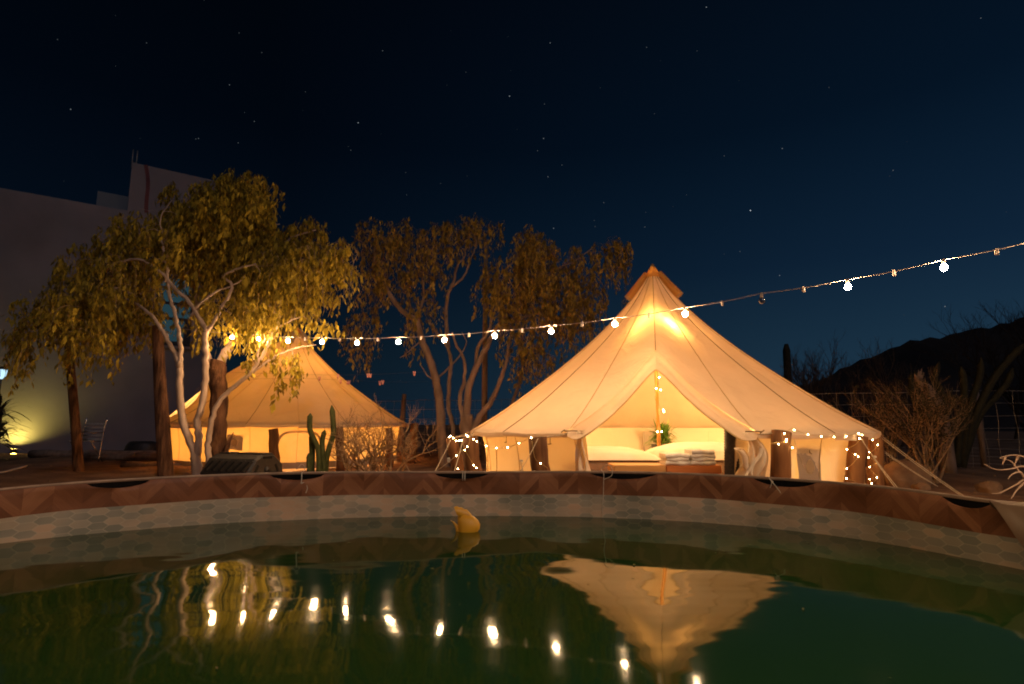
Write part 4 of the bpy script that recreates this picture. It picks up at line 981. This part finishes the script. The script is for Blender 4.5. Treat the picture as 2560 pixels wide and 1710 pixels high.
t4.crown([(1330, 620, 70, 50, Y4, .9, 52), (1325, 590, 30, 35, Y4, .5, 16), (1280, 690, 80, 60, Y4, 1.0, 62), (1400, 690, 90, 60, Y4, 1.0, 64), (1460, 740, 60, 70, Y4, .9, 40), (1400, 790, 90, 60, Y4, .9, 44), (1300, 770, 80, 60, Y4, .9, 40), (1470, 630, 60, 35, Y4, .7, 20), (1540, 610, 45, 25, Y4+.1, .6, 20), (1560, 640, 22, 20, Y4, .4, 6), (1340, 880, 60, 50, Y4, .6, 20), (1230, 690, 40, 50, Y4, .6, 14)], 1.25, leaf_len=.09, leaf_w=.017, leaves=22, hang=.75, tw_r=.010)
t4.finish()
t5 = Tree('slender_tree', 'thin curved stemmed tree in the dark gap beside the cream tent slope', 'bark_mid', 'leaf_far', PX(1255, 12.4, 0), 'trees around the tents')
t5.bare([(1250, 1130), (1258, 1070), (1280, 1010), (1300, 950), (1306, 900), (1300, 860)], 12.4, .055, .03)
t5.crown([(1310, 880, 45, 45, 12.4, .5, 14)], 1, leaves=18, hang=.5); t5.finish()
mb = MB(); mb.tube([PX(1210, 13.2, -.1), P(1212, 900, 13.2), P(1215, 600, 13.2)], [.075, .065, .05], 9)
single(mb, 'utility_pole', M['bark_mid'], 'straight bare pole rising behind the trees between the tents', 'pole', base=PX(1210, 13.2, -.1))

# ------------------------------------------------------------------ dry thorn bush, cactus, composter
def twigs(mb, base, d, L, r, depth, spread=.6, up=.15, kids=(2, 3), jit=.25):
    if depth < 0 or r < .0008: return
    pts = [base]; dd = d.copy(); n = 4
    for i in range(n):
        dd = (dd+Vector((random.gauss(0, jit), random.gauss(0, jit), random.gauss(0, jit)+up*.3))*.6).normalized(); pts.append(pts[-1]+dd*(L/n))
    mb.tube(pts, [r*(1-.45*i/n) for i in range(n+1)], 5 if r > .006 else 3, False)
    for k in range(random.randint(*kids)):
        a = random.uniform(0, 6.28); sd = Vector((math.cos(a), math.sin(a), random.uniform(-.3, .7)))
        twigs(mb, pts[random.choice((2, 3, 4, 4))], (dd+sd*spread).normalized(), L*random.uniform(.55, .85), r*.6, depth-1, spread, up, kids, jit)
YB = 9.0
B = thing('thorn_bush', 'leafless tangled dry bush of pale twisting branches before the far tent wall', 'bush', PX(925, YB, 0))
mb = MB()
for px, dx in ((905, -.3), (920, .05), (938, -.1), (950, .3), (880, -.6), (965, .5)):
    st_ = PX(px, YB+random.uniform(-.15, .15), -.02)
    for q in range(3): twigs(mb, st_, Vector((dx+random.uniform(-.4, .4), random.uniform(-.3, .3), .9)).normalized(), .40, .023, 5, .8, .1, (2, 3), .28)
mb.build('branches', M['twig'], B)
for st_, d_b, L_b, r_b, n_b in ((P(960, 1120, YB), Vector((.7, 0, .6)), .42, .012, 3), (P(945, 1100, YB), Vector((.6, 0, .8)), .36, .010, 2), (P(895, 1120, YB), Vector((-.6, 0, .6)), .36, .010, 3)):
    mb = MB(); twigs(mb, PX(925, YB, .02).lerp(st_, .25), (st_-PX(925, YB, .02)).normalized(), (st_-PX(925, YB, .02)).length*.9, r_b*1.5, 0); twigs(mb, st_, d_b, L_b, r_b, n_b, .5, .15); mb.build('branch', M['twig'], B)
YC = 8.9
Cc = thing('cactus', 'upright columnar cactus with curved green arms in front of the far tent', 'cactus', PX(800, YC, 0))
def z3(x, y): return (400+x*.30664, 780+y*.30664)
def cstem(pts, r, m='cactus', T=None, dY=0):
    q = spline([P(*z3(*p), YC+dY) for p in pts], 6); n = len(q); mb = MB()
    mb.tube(q, [r*min(1, (n-1-i)*.42+.18) for i in range(n)], 16, star=.24); mb.build('stem', M[m], T or Cc)
cstem([(1240, 1360), (1238, 1300), (1240, 1180), (1238, 1060), (1236, 1000)], .046)
cstem([(1220, 1330), (1214, 1250), (1210, 1150)], .036, dY=-.05)
cstem([(1297, 1360), (1296, 1250), (1288, 1120), (1255, 1040), (1226, 970), (1220, 900), (1226, 825)], .042, dY=-.09)
cstem([(1335, 1360), (1335, 1250), (1325, 1130), (1325, 1040), (1345, 960)], .040, dY=-.02)
cstem([(1348, 1330), (1358, 1200), (1385, 1090), (1412, 1000), (1412, 900), (1400, 760)], .044, dY=.03)
# compost tumbler lying on its side
def composter():
    Yc = 7.7; base = PX(600, Yc, 0); T = thing('compost_bin', 'black ribbed plastic compost bin with slotted panels lying behind the pool rim', 'compost bin', base)
    ax = Vector((.93, -.36, 0)).normalized(); sd = Vector((ax.y, -ax.x, 0)); sd = -sd if sd.y > 0 else sd; up_ = Vector((0,0,1))
    c = base+Vector((-.05, .15, .0)); prof = [(.30, .02), (.33, .20), (.20, .385), (.08, .44), (-.12, .44), (-.30, .30), (-.33, .10), (-.25, .0)]  # (towards camera, up)
    Lh = .42
    def pt(l, s_, z): return c+ax*l+sd*s_+up_*z
    mb = MB(); rows = [[pt(l, s_*k, .22+(z-.22)*k) for s_, z in prof] for l, k in ((-Lh, .9), (-Lh+.03, 1), (Lh-.03, 1), (Lh, .9))]
    mb.grid(rows, True); mb.add(rows[0], [tuple(range(8))]); mb.add(rows[-1], [tuple(range(7, -1, -1))]); mb.build('drum', M['black_plastic'], T, False)
    nrm = (sd*.185+up_*.13).normalized()
    for i in range(6):                                     # slanted raised ribs and dark slots on the upper panel
        l0 = -Lh+.07+i*.125
        a = pt(l0, .325, .215)+nrm*.004; b = pt(l0+.075, .21, .375)+nrm*.004
        d = (b-a); rot = Matrix((d.normalized(), nrm.cross(d.normalized()), nrm)).transposed()
        mb = MB(); mb.box((a+b)/2, (d.length*.72, .03, .014), rot, bev=.004); mb.build('slot', M['slot'], T, False)
        mb = MB(); mb.box((a+b)/2+ax*.05, (d.length*.85, .022, .026), rot, bev=.006); mb.build('rib', M['black_plastic'], T, False)
    for i in range(6):
        mb = MB(); mb.box(pt(-Lh+.10+i*.125, .322, .10), (.035, .02, .09), Matrix((ax, sd, up_)).transposed() @ Matrix.Rotation(.3, 3, 'Y'), bev=.004); mb.build('slot', M['slot'], T, False)
    e0 = pt(Lh, 0, .24)
    for (s_, z, ww, hh, an) in ((0, .16, .15, .035, 0), (.20, .02, .035, .11, .5), (-.19, .02, .035, .11, -.5), (0, -.12, .12, .03, 0)):
        mb = MB(); mb.box(e0+sd*s_*.9+up_*z+ax*.003, (.012, ww, hh), Matrix((ax, sd, up_)).transposed() @ Matrix.Rotation(an, 3, 'X'), bev=.003); mb.build('end_slot', M['slot'], T, False)
    mb = MB(); mb.tube([e0-ax*.01, e0+ax*.02], .045, 14); mb.build('axle_boss', M['black_plastic'], T)
    for l in (-.28, .05, .30):
        mb = MB(); mb.box(pt(l, -.02, .447), (.20, .17, .022), Matrix((ax, sd, up_)).transposed(), bev=.006); mb.build('lid_ridge', M['black_plastic'], T, False)
composter()

# dead stub beside the brown trunk
mb = MB(); mb.tube([PX(556, 8.7, 0), P(560, 1140, 8.7), P(572, 1105, 8.7), P(584, 1080, 8.7)], [.07, .055, .03, .004], 7); mb.tube([P(562, 1135, 8.7), P(575, 1112, 8.7)], [.03, .003], 5)
single(mb, 'dead_stump', M['bark_dark'], 'splintered dead stump standing beside the brown trunk and black bin', 'stump', base=PX(556, 8.7, 0))

# ------------------------------------------------------------------ left yard: poles, chair, beams, building
mb = MB(); a = PX(197, 10.3, -.05); mb.tube(spline([a, P(190, 1080, 10.3), P(180, 960, 10.3), P(170, 850, 10.3), P(167, 740, 10.3)], 4), lerp_list([.085, .075, .07, .06, .055], 17), 10)
single(mb, 'wooden_pole', M['bark_dark'], 'tall thin crooked dark pole standing beside the metal folding chair', 'pole', 'tall poles in the yard', base=a)
mb = MB(); a = PX(416, 8.5, -.05); mb.tube(spline([a, P(412, 1150, 8.5), P(406, 1050, 8.5), P(398, 920, 8.5), P(394, 815, 8.5)], 4), lerp_list([.105, .10, .095, .08, .072], 17), 12)
single(mb, 'wooden_pole', M['bark_dark'], 'thick reddish wooden pole rising between the building and the far tent door', 'pole', 'tall poles in the yard', base=a)
def chair():
    Yc = 13.0; b = PX(221, Yc, 0); T = thing('folding_chair', 'metal framed folding garden chair with slatted back in the dim yard', 'chair', b)
    w = .46
    for s in (0, 1):
        x = b.x-w/2+w*s
        mb = MB(); mb.tube(spline([Vector((x+(.03 if s else 0), Yc-.05, .0)), Vector((x, Yc+.02, .42)), Vector((x-.02, Yc+.10, .75)), Vector((x-.01, Yc+.14, .98))], 4), .014, 7); mb.build('back_leg', M['alu'], T)
        mb = MB(); mb.tube([Vector((x, Yc+.12, 0)), Vector((x, Yc-.30, .46))], .012, 6); mb.build('front_leg', M['alu'], T)
        mb = MB(); mb.tube([Vector((x, Yc-.34, .46)), Vector((x, Yc+.03, .46))], .012, 6); mb.build('seat_rail', M['alu'], T)
        mb = MB(); mb.tube([Vector((x, Yc-.32, .64)), Vector((x, Yc+.08, .66))], .016, 6); mb.build('arm_rest', M['alu'], T)
    for i in range(5):
        mb = MB(); mb.box((b.x, Yc+.055+.016*i, .50+.085*i), (w, .012, .04), bev=.004); mb.build('back_slat', M['webbing'], T)
    for i in range(5):
        mb = MB(); mb.box((b.x, Yc-.32+.08*i, .472), (w, .05, .012), bev=.004); mb.build('seat_slat', M['webbing'], T)
chair()
def beam(p0, p1, r, label, zc):
    a = P(*p0); b = P(*p1); a.z = b.z = zc; d = (b-a); mb = MB(); L = d.length; rot = Matrix.Rotation(math.atan2(d.y, d.x), 3, 'Z')
    mb.tube([a.lerp(b, k/8)+Vector((0, 0, .012*math.sin(k*2.2))) for k in range(9)], [r*(1+.06*math.sin(k*1.9)) for k in range(9)], 8)
    return single(mb, 'timber_beam', M['bark_mid'], label, 'beam', 'timbers edging the yard')
beam((80, 1117, 14.6), (420, 1117, 14.2), .10, 'long dark timber laid along the foot of the building behind the chair', .09)
beam((205, 1126, 13.9), (560, 1128, 13.2), .09, 'pale topped timber edging the sand between the chair and far tent', .07)
beam((305, 1166, 11.4), (530, 1164, 11.2), .06, 'thin timber lying on the soil before the far tent door', .05)
mb = MB(); c = PX(352, 15.0, 0); rows = []
for k in range(9):
    t = k/8; z = .40*math.sin(t*math.pi/2); f = (1-.45*t**2)
    rows.append([c+Vector((.43*f*math.cos(b)*(1 if abs(math.cos(b)) < .9 else 1), .3*f*math.sin(b), z)) for b in [2*math.pi*j/24 for j in range(24)]])
mb.grid(rows, True); mb.add(rows[-1], [tuple(range(24))]); mb.tube([rows[0][j] for j in range(24)]+[rows[0][0]], .02, 6, False)
single(mb, 'upturned_tub', M['black_plastic'], 'black upturned tub against the building behind the timbers', 'tub', base=c)
# building
WA = Vector((-15.3-6.3, 17-4.5, 0)); WB = Vector((-10.95, 20.1, 0)); wd = (WB-WA).normalized(); wn2 = Vector((wd.y, -wd.x, 0))
def wall_at(px):
    k = (px-1280)/F; t = (k*WA.y-WA.x)/(wd.x-k*wd.y); return WA+wd*t    # column px (close to the horizon)
def wallx(px, py):
    r = P(px, py, 1)-cam.location; den = r.dot(wn2); s = (WA-cam.location).dot(wn2)/den; return cam.location+r*s
bl = thing('building', 'pale plastered flat roofed building with a taller block and lit window', 'building', (WB.x, WB.y, 0))
zl = wallx(160, 498).z; zt = wallx(400, 421).z; pS = wallx(324, 470); tS = (Vector((pS.x, pS.y, 0))-WA).length; tE = (WB-WA).length
def slab(t0_, t1_, z0, z1, dep, m, name, off=0, parent=bl):
    mb = MB(); a = WA+wd*t0_+wn2*off; b = WA+wd*t1_+wn2*off; bk_ = -wn2*dep
    vs_ = [a+Vector((0,0,z0)), b+Vector((0,0,z0)), b+bk_+Vector((0,0,z0)), a+bk_+Vector((0,0,z0)), a+Vector((0,0,z1)), b+Vector((0,0,z1)), b+bk_+Vector((0,0,z1)), a+bk_+Vector((0,0,z1))]
    mb.add(vs_, [(0,1,5,4), (1,2,6,5), (2,3,7,6), (3,0,4,7), (4,5,6,7), (3,2,1,0)]); return mb.build(name, M[m], parent, False)
wall_m = slab(0, tS, -.1, zl, 5, 'plaster', 'low_block'); tb = slab(tS, tE, -.1, zt, 5, 'plaster', 'tall_block')
p1 = wallx(240, 480); slab((Vector((p1.x, p1.y, 0))-WA).length, tS-.004, zl-.3, wallx(280, 487).z+.45, 3.5, 'plaster_dark', 'roof_parapet', -1.2)
for px in (333, 344):
    q = wallx(px, 380); mb = MB(); mb.tube([Vector((q.x, q.y, zt-.1))-wn2*.2, Vector((q.x, q.y, zt+.55))-wn2*.2], .02, 6); mb.build('rebar', M['steel'], tb)
a = wallx(364, 420); b = wallx(372, 530); mb = MB(); s_ = (a+b)/2
mb.grid([[wallx(364+6*t+4*math.sin(t*5)+w, 412+120*t)+wn2*.006 for w in (-5, 5)] for t in [k/8 for k in range(9)]]); mb.build('rust_stain', M['stain'], tb)
# window
w0, w1, h0, h1 = 380, 474, 690, 864
def wq(px, py, off): return wallx(px, py)+wn2*off
A_ = wq(w0, h1, 0); B_ = wq(w1, h1, 0); zb = wq(430, h1, 0).z; ztop = wq(430, h0, 0).z
ta = (Vector((A_.x, A_.y, 0))-WA).length; tb_ = (Vector((B_.x, B_.y, 0))-WA).length
win = slab(ta, tb_, zb, ztop, .08, 'frame_dark', 'window', .05)
for (f0, f1, g0, g1) in ((.06, .94, .62, .97), (.06, .94, .40, .58), (.10, .80, .06, .36)):
    slab(ta+(tb_-ta)*f0, ta+(tb_-ta)*f1, zb+(ztop-zb)*g0, zb+(ztop-zb)*g1, .02, 'pane', 'pane', .056, win)
slab(ta-.05, tb_+.05, zb-.10, zb-.01, .1, 'plaster', 'sill', .12, win)
# dark return of the building beyond
# ground spotlight at the wall foot
up0 = wallx(38, 1126); up0.z = 0; u = thing('ground_spotlight', 'small ground spotlight throwing a yellow glow up the building wall', 'spotlight', up0+wn2*.38)
c = up0+wn2*.38
mb = MB(); mb.tube([c+Vector((0,0,-.02)), c+Vector((0,0,.10)), c+Vector((0,0,.12))], [.07, .075, .075], 12, False); mb.build('housing', M['iron'], u)
mb = MB(); mb.sphere(c+Vector((0,0,.075)), .055, 12, 6, (1, 1, .4)); mb.build('lens', M['uplight'], u)
# cold lamp on a stake at the far left
lp = PX(-24, 13.5, 0); Lp = thing('yard_lamp', 'small cold white lantern on a dark stake near the building', 'lamp', lp)
mb = MB(); mb.tube([lp, lp+Vector((0,0,1.88))], .02, 7); mb.build('stake', M['iron'], Lp)
mb = MB(); mb.tube([lp+Vector((0,0,1.9)), lp+Vector((0,0,1.95)), lp+Vector((0,0,2.12)), lp+Vector((0,0,2.13))], [.03, .08, .105, .02], 10); mb.build('glass', M['lamp_white'], Lp)
for i in range(6):
    b = i*math.pi/3; mb = MB(); mb.tube([lp+Vector((.083*math.cos(b), .083*math.sin(b), 1.94)), lp+Vector((.108*math.cos(b), .108*math.sin(b), 2.13))], .006, 4); mb.build('cage_bar', M['iron'], Lp)
mb = MB(); mb.tube([lp+Vector((0,0,2.125)), lp+Vector((0,0,2.2))], [.12, .02], 10); mb.build('cap', M['iron'], Lp)
# agave-like dark palm by the lamp
pb = PX(-20, 13.2, 0); pl = thing('palm_shrub', 'dark spiky leaved shrub standing before the spotlit wall', 'shrub', pb)
mb = MB()
for i in range(150):
    a = random.uniform(0, 6.28); el = random.uniform(.1, 1.4); d = Vector((math.cos(a)*math.cos(el), math.sin(a)*math.cos(el), math.sin(el)))
    mb.grid(blade(pb+Vector((0, 0, random.uniform(.3, 1.2))), d, random.uniform(.5, .95), .03, .5, 6))
mb.build('foliage', M['leaf_dark'], pl); mb = MB(); mb.tube([pb, pb+Vector((0,0,1.2))], [.11, .07], 9); mb.build('trunk', M['bark_dark'], pl)
# white hose end on the ground
mb = MB(); mb.tube(spline([PX(-30, 9.6, .02), PX(10, 10.0, .02), PX(40, 10.7, .02), PX(66, 11.4, .02)], 6), .022, 7); single(mb, 'garden_hose', M['twine'], 'pale hose lying on the dirt near the building', 'hose')

# ------------------------------------------------------------------ clothes lines with pegs
for Yq, pts, pegs, lb in ((8.7, [(560, 930), (740, 936), (900, 937), (1060, 930)], [(748, 938), (845, 938), (920, 936), (926, 936), (1036, 931)], 'upper clothes line with a few pegs strung before the far tent roof'),
                      (9.1, [(600, 948), (740, 946), (860, 950), (1000, 955), (1100, 952)], [(799, 944), (852, 951), (869, 953), (873, 953), (950, 955), (957, 953)], 'lower clothes line with paired pegs strung before the far tent roof')):
    q = [P(x, y, Yq) for x, y in pts]; T = thing('clothes_line', lb, 'clothes line', q[0], 'clothes lines')
    mb = MB(); mb.tube(spline(q, 6), .0011, 4, False); mb.build('line', M['iron'], T)
    for x, y in pegs:
        c = P(x, y, Yq); mb = MB()
        for s in (-1, 1): mb.box(c+Vector((.009*s, 0, -.018)), (.012, .012, .07), Matrix.Rotation(.12*s, 3, 'Y'), bev=.002)
        mb.build('peg', M['peg'], T)

# ------------------------------------------------------------------ wire fence
fA = Vector((-4.6, 16.2, 0)); fB = Vector((13.5, 9.2, 0)); fd = (fB-fA); fL = fd.length; fd.normalize(); fh = 1.46
fe = thing('wire_fence', 'rusty square mesh wire fence running behind the tents', 'fence', fA)
for i, z in enumerate((.08, .22, .38, .56, .76, .98, 1.22, fh)):
    mb = MB(); mb.tube([fA+fd*(fL*k/40)+Vector((0, 0, z+.012*math.sin(k*1.3+i)+.01*math.sin(k*.5))) for k in range(41)], .0035 if z < fh else .005, 4, False); mb.build('horizontal_wire', M['steel'], fe)
n = int(fL/.24)
vm_ = []
for v_ in range(4):
    mb = MB(); mb.tube([Vector((.02*math.sin(k*1.1+v_*2), 0, fh*k/8)) for k in range(9)], .003, 4, False); me = bpy.data.meshes.new('vertical_wire'); me.from_pydata(mb.v, [], mb.f); me.materials.append(M['steel']); vm_.append(me)
for k in range(n):
    o = bpy.data.objects.new('vertical_wire', vm_[k % 4]); col.objects.link(o); o.parent = fe; o.location = fd*(fL*k/n+random.uniform(-.03, .03))
for px, top in ((1006, 985), (880, 1010)):
    tq = ((px-1280)/F*fA.y-fA.x)/(fd.x-(px-1280)/F*fd.y); b = fA+fd*tq
    mb = MB(); mb.tube([b, Vector((b.x+.06, b.y, P(px, top, b.y).z))], [.08, .06], 8); mb.build('fence_post', M['bark_mid'], fe)
for tq in (14.5, 18.0):
    b = fA+fd*tq; mb = MB(); mb.tube([b, b+Vector((0, 0, 1.6))], .05, 8); mb.build('fence_post', M['bark_mid'], fe)

# ------------------------------------------------------------------ right side: scrub, cactus, rocks
def scrub(px, Y, h, n, r, label, m='twig', leafy=0, spread=.5, lean=0, depth=4, leafm='leaf_dark', cat='bush', group='scrub beyond the fence', name='scrub_bush'):
    b = PX(px, Y, -.02); T = thing(name, label, cat, b, group); mb = MB()
    for i in range(n):
        d = Vector((random.gauss(lean, .35), random.gauss(0, .35), 1)).normalized(); twigs(mb, b+Vector((random.gauss(0, h*.08), random.gauss(0, h*.08), 0)), d, h*.36, r, depth, spread, .25, (2, 3), .18)
    mb.build('branches', M[m], T)
    if leafy:
        pts = np.array(mb.v)+0; idx = rng.integers(0, len(pts), leafy); mb2 = MB()
        for i in idx:
            c = Vector(pts[i])
            if c.z < h*.12: continue
            a = random.uniform(0, 6.28); d = Vector((math.cos(a), math.sin(a), random.uniform(-.6, .8))).normalized(); s_ = d.orthogonal().normalized(); L = random.uniform(.02, .05)
            mb2.add([c, c+d*L*.5+s_*L*.25, c+d*L, c+d*L*.5-s_*L*.25], [(0,1,2,3)])
        mb2.build('foliage', M[leafm], T)
    return T
scrub(2335, 8.6, 1.55, 12, .022, 'feathery brown scrub bush in front of the wire fence by the rocks', 'twig', 5200, .42, 0, 5)
scrub(2255, 8.9, 1.2, 6, .016, 'thin twiggy scrub bush between the guy ropes and feathery bush', 'twig', 900, .42, -.1, 5)
scrub(2110, 17, 3.2, 11, .05, 'dark bare crowned shrub tree standing against the sky past the tent roof', 'twig_dark', 0, .5, .0, 6, cat='tree', name='bare_shrub_tree')
scrub(2010, 19, 2.4, 7, .04, 'low dark bare shrub just beyond the cream tent slope', 'twig_dark', 0, .5, .0, 6, name='bare_shrub')
scrub(2250, 20, 2.6, 8, .04, 'wide dark bare shrub below the hill ridge', 'twig_dark', 0, .6, .1, 6, name='bare_shrub')
scrub(2620, 30, 7.2, 12, .10, 'dark leafy tree on the slope under the hill top', 'twig_dark', 2600, .6, -.1, 6, cat='tree', name='hillside_tree')
mb = MB(); a = PX(1968, 24, 0); q = [a, P(1970, 960, 24), P(1966, 860, 24)]; mb.tube(spline(q, 6), [.16]*12+[.08], 10, star=.15)
single(mb, 'spire_cactus', M['cactus_dim'], 'single dark spire of cactus against the sky beyond the cream tent', 'cactus', base=a)
YR = 10.6
Cr = thing('cactus_clump', 'tall many armed cactus clump with curving arms behind the wire fence', 'cactus', PX(2390, YR, 0))
def z5(x, y): return (1740+x*.38264, 640+y*.38265)
def arm(pts, r):
    q = spline([P(*z5(*p), YR) for p in pts], 6); n = len(q); mb = MB(); mb.tube(q, [.72*r*min(1, (n-1-i)*.35+.15) for i in range(n)], 14, star=.25); mb.build('arm', M['cactus_dim'], Cr)
arm([(1640, 1380), (1600, 1200), (1520, 950), (1450, 850), (1430, 750)], .10)
arm([(1660, 1380), (1660, 1150), (1600, 900), (1560, 800), (1590, 690)], .085)
arm([(1700, 1380), (1730, 1100), (1750, 950), (1750, 830), (1730, 720)], .085)
arm([(1740, 1380), (1760, 1150), (1800, 950), (1850, 800), (1865, 660)], .08)
arm([(1740, 1380), (1800, 1120), (1880, 920), (1960, 780), (2060, 660), (2150, 570)], .09)
arm([(1760, 1300), (1850, 1050), (1960, 920), (2030, 830), (2070, 730)], .08)
arm([(1600, 1380), (1530, 1150), (1460, 1020), (1410, 900), (1405, 760)], .07)
mb = MB(); a = P(*z5(1640, 1300), 9.9); a.z = 0
mb.tube(spline([a, P(*z5(1600, 1050), 9.9), P(*z5(1530, 900), 9.9), P(*z5(1470, 830), 9.9), P(*z5(1440, 790), 9.9)], 5), lerp_list([.12, .11, .09, .08, .05], 21), 8)
for e_ in ((1425, 770), (1455, 745), (1475, 735), (1490, 760)): mb.tube([P(*z5(1460, 815), 9.9), P(*z5(*e_), 9.9)], [.045, .008], 5)
single(mb, 'dead_tree', M['bark_mid'], 'broken dead trunk with a splayed top before the cactus clump', 'dead tree', base=a)
def rock(px, Y, s, label, sq=(1, .8, .7)):
    b = PX(px, Y, 0); mb = MB(); n, m_ = 14, 9; vs_ = []; ph = random.uniform(0, 9)
    rows = []
    for i in range(m_+1):
        th = math.pi*i/m_; row = []
        for k in range(n):
            a = 2*math.pi*k/n; d = Vector((math.sin(th)*math.cos(a), math.sin(th)*math.sin(a), math.cos(th)))
            f = 1+.14*math.sin(d.x*3+ph)*math.cos(d.y*4+ph)+.10*math.sin(d.z*5+d.x*4+ph*2)
            d = Vector([math.copysign(abs(c)**.75, c) for c in d])
            row.append(b+Vector((d.x*s*sq[0]*f, d.y*s*sq[1]*f, s*sq[2]*.55+d.z*s*sq[2]*f)))
        rows.append(row)
    mb.grid(rows, True); return single(mb, 'rock', M['rock'], label, 'rock', 'rocks by the fence', base=b)
rock(2475, 7.2, .13, 'rounded sandy rock beside the pale dead twigs'); rock(2262, 7.7, .30, 'broad angular rock behind the guy ropes', (1.1, .8, .75)); rock(2165, 8.3, .2, 'small rock behind the lone fairy lit post'); rock(2305, 7.3, .10, 'small rock just past the broad angular rock')
Db = thing('dead_branch', 'pale dry dead branch with forked twigs lying past the pool rim', 'dead branch', PX(2600, 5.6, .0), None)
mb = MB()
for pts in ([(2640, 1250, 5.3), (2560, 1190, 5.5), (2530, 1155, 5.6), (2500, 1145, 5.6)], [(2640, 1165, 5.4), (2560, 1142, 5.5), (2530, 1138, 5.5), (2500, 1144, 5.5)], [(2640, 1180, 5.4), (2560, 1166, 5.5), (2530, 1172, 5.5), (2490, 1174, 5.5), (2460, 1160, 5.5)],
            [(2640, 1240, 5.3), (2570, 1200, 5.4), (2540, 1212, 5.4), (2500, 1232, 5.4), (2480, 1234, 5.4)], [(2560, 1192, 5.5), (2550, 1180, 5.5), (2530, 1186, 5.5), (2520, 1198, 5.5)], [(2570, 1200, 5.4), (2545, 1222, 5.35), (2528, 1246, 5.3)], [(2514, 1142, 5.5), (2506, 1162, 5.5)], [(2545, 1142, 5.5), (2535, 1166, 5.5)]):
    q = spline([P(*p) for p in pts], 4); mb.tube(q, lerp_list([.011, .004], len(q)), 5, False)
mb.build('twigs', M['bark_pale'], Db)
mb = MB(); mb.tube([PX(2680, 5.0, 0), PX(2650, 5.3, .35), P(2640, 1165, 5.4)], [.03, .022, .011], 6); mb.tube([PX(2680, 5.0, 0), P(2640, 1250, 5.3)], [.025, .011], 6); mb.build('stem', M['bark_pale'], Db)

# small stones and litter on the ground (uncountable)
mb = MB()
for i in range(900):
    x, y = random.uniform(-14, 12), random.uniform(5, 18)
    if (Vector((x, y))-PC).length < 3.1: continue
    if (Vector((x, y))-Vector(MC)).length < 2.6 or (Vector((x, y))-Vector(FC)).length < 2.5: continue
    s = random.uniform(.008, .035); z = ground_z(x, y); a = random.uniform(0, 3)
    q = [Vector((math.cos(a+b)*s*random.uniform(.7, 1.2), math.sin(a+b)*s*random.uniform(.7, 1.2), 0)) for b in (0, 1.57, 3.14, 4.71)]
    c = Vector((x, y, z)); mb.add([c+p for p in q]+[c+Vector((0, 0, s*.7))], [(0,1,4), (1,2,4), (2,3,4), (3,0,4)])
tag(mb.build('pebbles', M['rock'], None, False), 'small pebbles strewn over the sandy ground', None, None, 'stuff')

# leaf litter floating on the pool (uncountable)
mb = MB()
for i in range(70):
    a = random.uniform(0, 6.28); r = 2.5*math.sqrt(random.uniform(0, 1)); x, y = PC.x+r*math.cos(a), PC.y+r*math.sin(a)
    if y < .6: continue
    b = random.uniform(0, 6.28); L = random.uniform(.004, .016); d = Vector((math.cos(b), math.sin(b), 0)); n_ = Vector((-d.y, d.x, 0)); c = Vector((x, y, WAT_Z+.003))
    mb.add([c-d*L, c+n_*L*.35+Vector((0, 0, .001)), c+d*L, c-n_*L*.35+Vector((0, 0, .001))], [(0, 1, 2, 3)])
tag(mb.build('leaf_litter', M['leaf_grey'], None, False), 'tiny leaf bits floating on the pool water', None, None, 'stuff')
